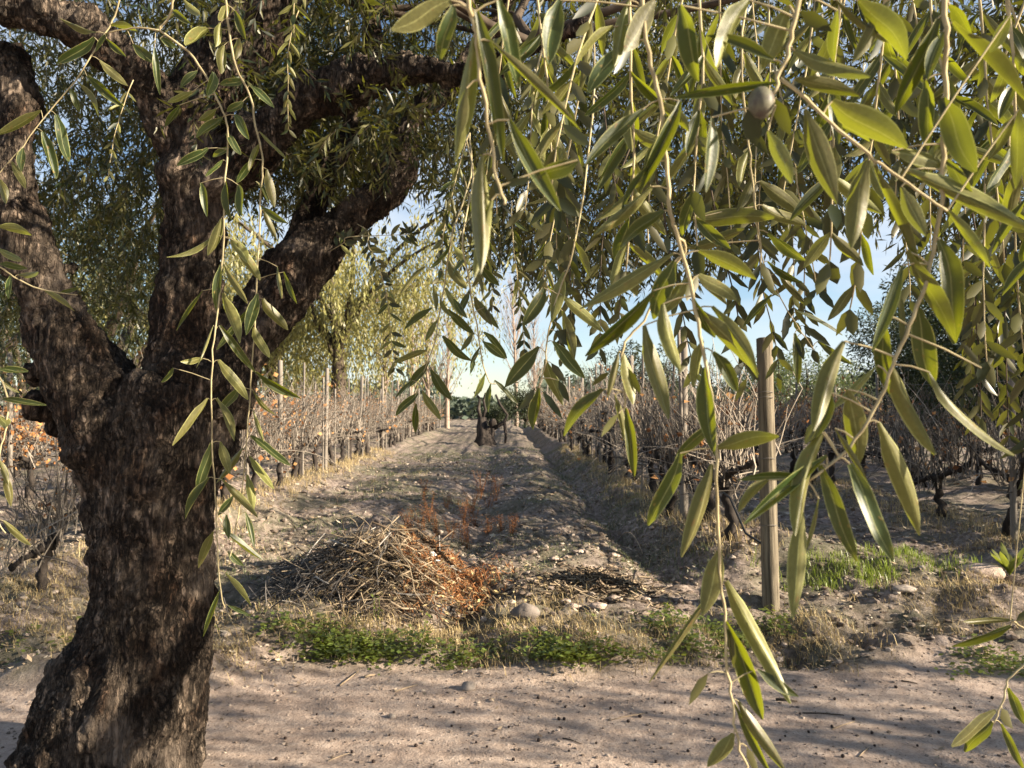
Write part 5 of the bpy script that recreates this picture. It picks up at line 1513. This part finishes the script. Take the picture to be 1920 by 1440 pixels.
tall_weed(1248, 1170, .2, 'upright green weed left of the thick post', seed=2, br=3)
tall_weed(706, 1165, .22, 'thin upright green weed in front of the brush heap', seed=3, br=2, n=14)
tall_weed(1030, 1215, .1, 'small bushy green weed at the road edge', seed=4, br=6)
for i, (u, v, h) in enumerate(((805, 985, .42), (795, 940, .35), (885, 960, .5), (915, 955, .6), (930, 935, .55), (868, 1000, .4), (915, 1000, .25), (960, 1000, .28), (845, 1010, .3), (940, 995, .25), (818, 1005, .4), (835, 960, .3), (900, 935, .6), (890, 985, .4), (875, 1030, .35), (770, 1010, .35), (790, 1000, .4), (750, 1015, .3))):
    tall_weed(u, v, h, 'rusty orange dry weed standing behind the brush heap', 'rust_weed', 130, 20 + i, 'rusty dry weeds behind the brush heap', 5, 'dry_weed', .008)
# broad-leaved plant at the right edge
b = ground_at(1893, 1085)
pl = empty('broadleaf_plant', b, 'green broad leaved plant beside the clod at the right edge', 'plant')
for i in range(13):
    a = 6.28 * i / 13 + rh.uniform(-.2, .2); s = rh.uniform(.16, .27)
    m = MB(); d = Vector((math.cos(a) * .5, math.sin(a) * .5, 1)).normalized(); e = d.cross(Vector((-math.sin(a), math.cos(a), 0))).normalized(); sd_ = Vector((-math.sin(a), math.cos(a), 0))
    V = []
    for t_, w_ in ((0, .008), (.3, .02), (.6, .03), (.85, .02), (1, .002)):
        c_ = d * s * t_ + Vector((math.cos(a), math.sin(a), 0)) * s * .35 * t_ * t_
        V += [c_ - sd_ * w_, c_ + e * .004, c_ + sd_ * w_]
    m.add(V, None, [(k * 3 + j, k * 3 + j + 1, k * 3 + j + 4, k * 3 + j + 3) for k in range(4) for j in range(2)], rh.random())
    link('leaf', m.mesh('leaf', [M['weed_leaf']]), pl)

# ------------------------------------------------------------------ stones, clods, litter
def stone(u, v, r, mat, label, seed, sq=(1, .85, .65), name='stone', group=None, cat='stone'):
    b = ground_at(u, v); m = MB(); rd = random.Random(seed)
    n, mm = 14, 10
    uv_ball(m, (0, 0, 0), r, n, mm, sq)
    V = m.V[0]
    for i in range(len(V)):
        k = noise.noise(Vector(V[i].tolist()) * (1.6 / r) + Vector((seed, 0, 0))) * (.55 if name == 'soil_lump' else .32)
        V[i] *= 1 + k
    return tag(link(name, m.mesh(name, [M[mat]]), None, (b.x, b.y, b.z + r * sq[2] * .55)), label, cat, group)
stone(878, 1292, .043, 'stone', 'pale rounded stone lying on the road edge with its right side lit', 1)
stone(985, 1160, .095, 'stone_dark', 'dark rounded stone behind the dry grass in the middle of the verge', 2)
stone(1018, 1185, .04, 'stone_dark', 'small reddish dark stone just right of the dark rounded one', 3)
stone(1843, 1080, .14, 'ground', 'low rounded lump of earth near the broad leaved plant', 4, (1.3, 1, .5), 'earth_lump', None, 'earth lump')
stone(1695, 1128, .07, 'stone', 'flat pale stone on the bank right of the thick post', 5, (1.4, .9, .4))
stone(735, 1345, .02, 'stone', 'tiny pale pebble alone on the left part of the road', 6)
for i, (u, v, r) in enumerate(((1100, 1050, .07), (1085, 1035, .06), (1120, 1065, .08), (1060, 1080, .05), (1150, 1040, .06), (1040, 1050, .05), (1000, 1040, .05), (560, 1060, .06), (590, 1040, .07), (640, 1000, .06), (520, 1100, .05), (1075, 1140, .06), (1120, 1140, .07), (1150, 1125, .06), (1060, 1130, .05), (860, 1160, .06), (800, 1170, .05))):
    stone(u, v, r * .8, 'ground', 'pale soil lump lying in the lane', 30 + i, (1.2, .9, .5), 'soil_lump', 'soil lumps in the lane', 'soil lump')
mb = MB()
ico = []
def clods(n, xa, xb, ya, yb, ra, rb_, lane=True):
    p = np.stack([G.uniform(xa, xb, n), G.uniform(ya, yb, n)], 1)
    lm = lane_mask(p[:, 0], p[:, 1])
    k = (lm > .45) if lane else (lm < .8)
    p = p[k]; n = len(p)
    r = ra * (rb_ / ra) ** (G.random(n) ** 2.2)
    t = (1 + 5 ** .5) / 2
    base_ = np.array([(-1, t, 0), (1, t, 0), (-1, -t, 0), (1, -t, 0), (0, -1, t), (0, 1, t), (0, -1, -t), (0, 1, -t), (t, 0, -1), (t, 0, 1), (-t, 0, -1), (-t, 0, 1)]) / 1.9
    fcs = np.array([(0, 11, 5), (0, 5, 1), (0, 1, 7), (0, 7, 10), (0, 10, 11), (1, 5, 9), (5, 11, 4), (11, 10, 2), (10, 7, 6), (7, 1, 8), (3, 9, 4), (3, 4, 2), (3, 2, 6), (3, 6, 8), (3, 8, 9), (4, 9, 5), (2, 4, 11), (6, 2, 10), (8, 6, 7), (9, 8, 1)])
    V = base_[None] * (1 + G.uniform(-.3, .3, (n, 12, 1))) * (r[:, None, None] * np.array([1.15, 1, .65]))
    a = G.uniform(0, 6.28, n); ca, sa = np.cos(a), np.sin(a)
    X = V[:, :, 0] * ca[:, None] - V[:, :, 1] * sa[:, None]; Y = V[:, :, 0] * sa[:, None] + V[:, :, 1] * ca[:, None]
    V = np.stack([X + p[:, :1], Y + p[:, 1:], V[:, :, 2] + (H(p[:, 0], p[:, 1]) + r * .2)[:, None]], 2).reshape(-1, 3)
    T = (np.arange(n)[:, None, None] * 12 + fcs[None]).reshape(-1, 3)
    mb.add(V, T, None, np.repeat(G.random(n) ** 1.5, 12))
clods(11000, -5.5, 5.5, 4.6, 9.5, .005, .034)
clods(5000, -7, 7, 9.5, 22, .010, .05)
tag(link('soil_clods', mb.mesh('soil_clods', [M['clod']], smooth=False)), 'loose crumbly soil clods covering the lane', 'soil', kind='stuff')
mb = MB()
clods(7000, -3.5, 4.0, 2.8, 5.2, .0022, .011, lane=False)
tag(link('gravel', mb.mesh('gravel', [M['clod']], smooth=False)), 'fine gravel and grit strewn over the dirt road', 'gravel', kind='stuff')
def flakes(n, xa, xb, ya, yb, sa, sb, f):
    p = np.stack([G.uniform(xa, xb, n), G.uniform(ya, yb, n), np.zeros(n)], 1)
    p = p[f(p[:, 0], p[:, 1])]; n = len(p)
    p[:, 2] = H(p[:, 0], p[:, 1]) + G.uniform(.004, .016, n)
    a = G.uniform(0, 6.28, n); s = G.uniform(sa, sb, n)[:, None]
    x = np.stack([np.cos(a), np.sin(a), G.normal(0, .25, n)], 1); y = np.stack([-np.sin(a), np.cos(a), G.normal(0, .45, n)], 1)
    w_ = G.uniform(.18, .5, n)[:, None]
    V = np.stack([p, p + x * s + y * s * w_, p + x * s * 2 + np.array([0, 0, .004]), p + x * s - y * s * w_], 1).reshape(-1, 3)
    i = np.arange(n)[:, None] * 4
    mb.add(V, np.concatenate([i + [0, 1, 2], i + [0, 2, 3]]), None, np.repeat(G.random(n), 4))
mb = MB()
flakes(19000, -6, 6, 4.5, 9, .010, .03, lambda x, y: (lane_mask(x, y) > .3) & (vnoise(x, y, .6) > -.12))
flakes(17000, -7, 7, 8, 24, .015, .05, lambda x, y: lane_mask(x, y) > .5)
flakes(3200, -4, 4, 2.9, 5, .003, .018, lambda x, y: (lane_mask(x, y) < .5) & (vnoise(x + 4, y, .5) > .05))
tag(link('leaf_litter', mb.mesh('leaf_litter', [M['litter']])), 'fallen dry leaves and chaff strewn over the verge and the lane', 'leaf litter', kind='stuff')

om = []
for i in range(3):
    m = MB(); uv_ball(m, (0, 0, 0), .0085, 8, 6, (1, 1, .85), jit=.12, rnd=rh); om.append(m.mesh('fallen_olive', [M['fallen_olive']]))
OPX = [(847, 1363), (913, 1402), (937, 1351), (954, 1365), (893, 1394), (1009, 1310), (1060, 1327), (1048, 1350), (1058, 1350), (1096, 1326), (1178, 1354), (1226, 1379), (1247, 1319), (1259, 1319), (963, 1426), (1067, 1410), (1040, 1432), (1118, 1395), (1120, 1440), (660, 1412), (813, 1327), (851, 1337),
       (594, 1341), (535, 1386), (518, 1425), (625, 1372), (1472, 1382), (1463, 1390), (1516, 1374), (1560, 1364), (1565, 1312), (1635, 1376), (1640, 1400), (1690, 1350), (1760, 1375), (1790, 1330), (1500, 1340), (1310, 1350), (1340, 1390), (1600, 1350), (1720, 1400), (1330, 1295), (1530, 1290), (1680, 1290), (1860, 1310), (1830, 1370), (1200, 1345), (1145, 1330), (1010, 1390), (780, 1400), (730, 1380), (700, 1430), (1290, 1410), (1230, 1430), (1580, 1420), (1650, 1430)]
for (u, v) in OPX:
    q = ground_at(u, v)
    o = link('fallen_olive', rh.choice(om), None, (q.x, q.y, q.z + .006)); s = rh.uniform(.65, 1.25); o.scale = (s, s, s); o.rotation_euler = (rh.random() * 3, rh.random() * 3, rh.random() * 6)
    tag(o, 'small black shrivelled olive fallen on the dirt road', 'olive', 'fallen olives on the road')
STK = [((1560, 1368), (1602, 1354), 'pale thin straw lying flat right of the hanging twig on the road', 'stick', .003), ((1140, 1352), (1210, 1338), 'pale long straw near the middle of the road', 'stick', .003), ((1455, 1314), (1495, 1318), 'dark short twig just below the green leaf tip on the road', 'branch', .008),
       ((740, 1298), (782, 1285), 'pale straw with a bent end by the small stone at the road edge', 'stick', .004), ((637, 1287), (672, 1260), 'pale stick leaning out of the weeds at the road edge', 'stick', .005), ((684, 1272), (703, 1268), 'flat pale wood chip at the road edge below the weeds', 'stick', .009),
       ((1505, 1338), (1582, 1342), 'dark crooked twig lying across the right part of the road', 'branch', .004), ((1055, 1385), (1090, 1396), 'dark thin twig near the bottom middle of the road', 'branch', .003), ((1610, 1420), (1630, 1402), 'short pale twig with a fork near the bottom of the road', 'stick', .003),
       ((615, 1428), (655, 1413), 'pale straw ending at a fallen olive at the lower left of the road', 'stick', .003), ((1613, 1192), (1636, 1178), 'pale stick on the dry bank right of the thick post', 'stick', .006), ((1555, 1228), (1572, 1203), 'grey twig standing in the litter right of the thick post', 'stick_grey', .004),
       ((1045, 1108), (1065, 1115), 'whitish short stick left of the straw heap', 'stick_grey', .012), ((1690, 1278), (1720, 1283), 'dark twig on the far edge of the road at the right', 'branch', .004), ((450, 1262), (480, 1250), 'pale straw beside the old trunk on the road edge', 'stick', .003)]
for (a, b_, lab, mt, r) in STK:
    p0, p1 = ground_at(*a), ground_at(*b_); m = MB(); c_ = (p0 + p1) / 2
    off = Vector((0, 0, r))
    m.tube([p0 - c_ + off, (p0 * .6 + p1 * .4) - c_ + off * 1.3 + Vector((.004, .006, 0)), p1 - c_ + off], [r, r * .9, r * .6], 5)
    tag(link('fallen_stick', m.mesh('fallen_stick', [M[mt]]), None, c_), lab, 'stick', 'fallen sticks on and beside the road')
# arched dry stem by the bank
p0, p1 = ground_at(1160, 1015), ground_at(1205, 1040); m = MB()
arc = [p0 + (p1 - p0) * t_ + Vector((0, 0, .17 * math.sin(math.pi * t_) ** .8)) - p0 for t_ in np.linspace(0, 1, 10)]
m.tube(arc, .007, 6); tag(link('bent_cane', m.mesh('bent_cane', [M['stick']]), None, p0), 'dry cane bent into an arch against the bank of the ditch', 'cane')

# grey timber stacked far left
TP = Vector((-13.3, 21.5, 0.05))
tp = empty('timber_stack', TP, 'low stack of grey planks far back at the left edge', 'timber stack')
for i in range(12):
    m = MB(); k = i // 3; L0 = rh.uniform(2.2, 3.2); y0 = (i % 3) * .3; z0 = .06 + k * .17; yaw = rh.gauss(0, .05)
    hx_, hy_, hz_ = L0 / 2, .11, .05
    V = [(sx * hx_, sy * hy_, sz * hz_) for sx in (-1, 1) for sy in (-1, 1) for sz in (-1, 1)]
    m.add(V, None, [(0, 1, 3, 2), (4, 6, 7, 5), (0, 4, 5, 1), (2, 3, 7, 6), (0, 2, 6, 4), (1, 5, 7, 3)])
    o = link('plank', m.mesh('plank', [M['plank']], smooth=False), tp, (rh.gauss(0, .2), y0, z0)); o.rotation_euler = (0, rh.gauss(0, .02), yaw)
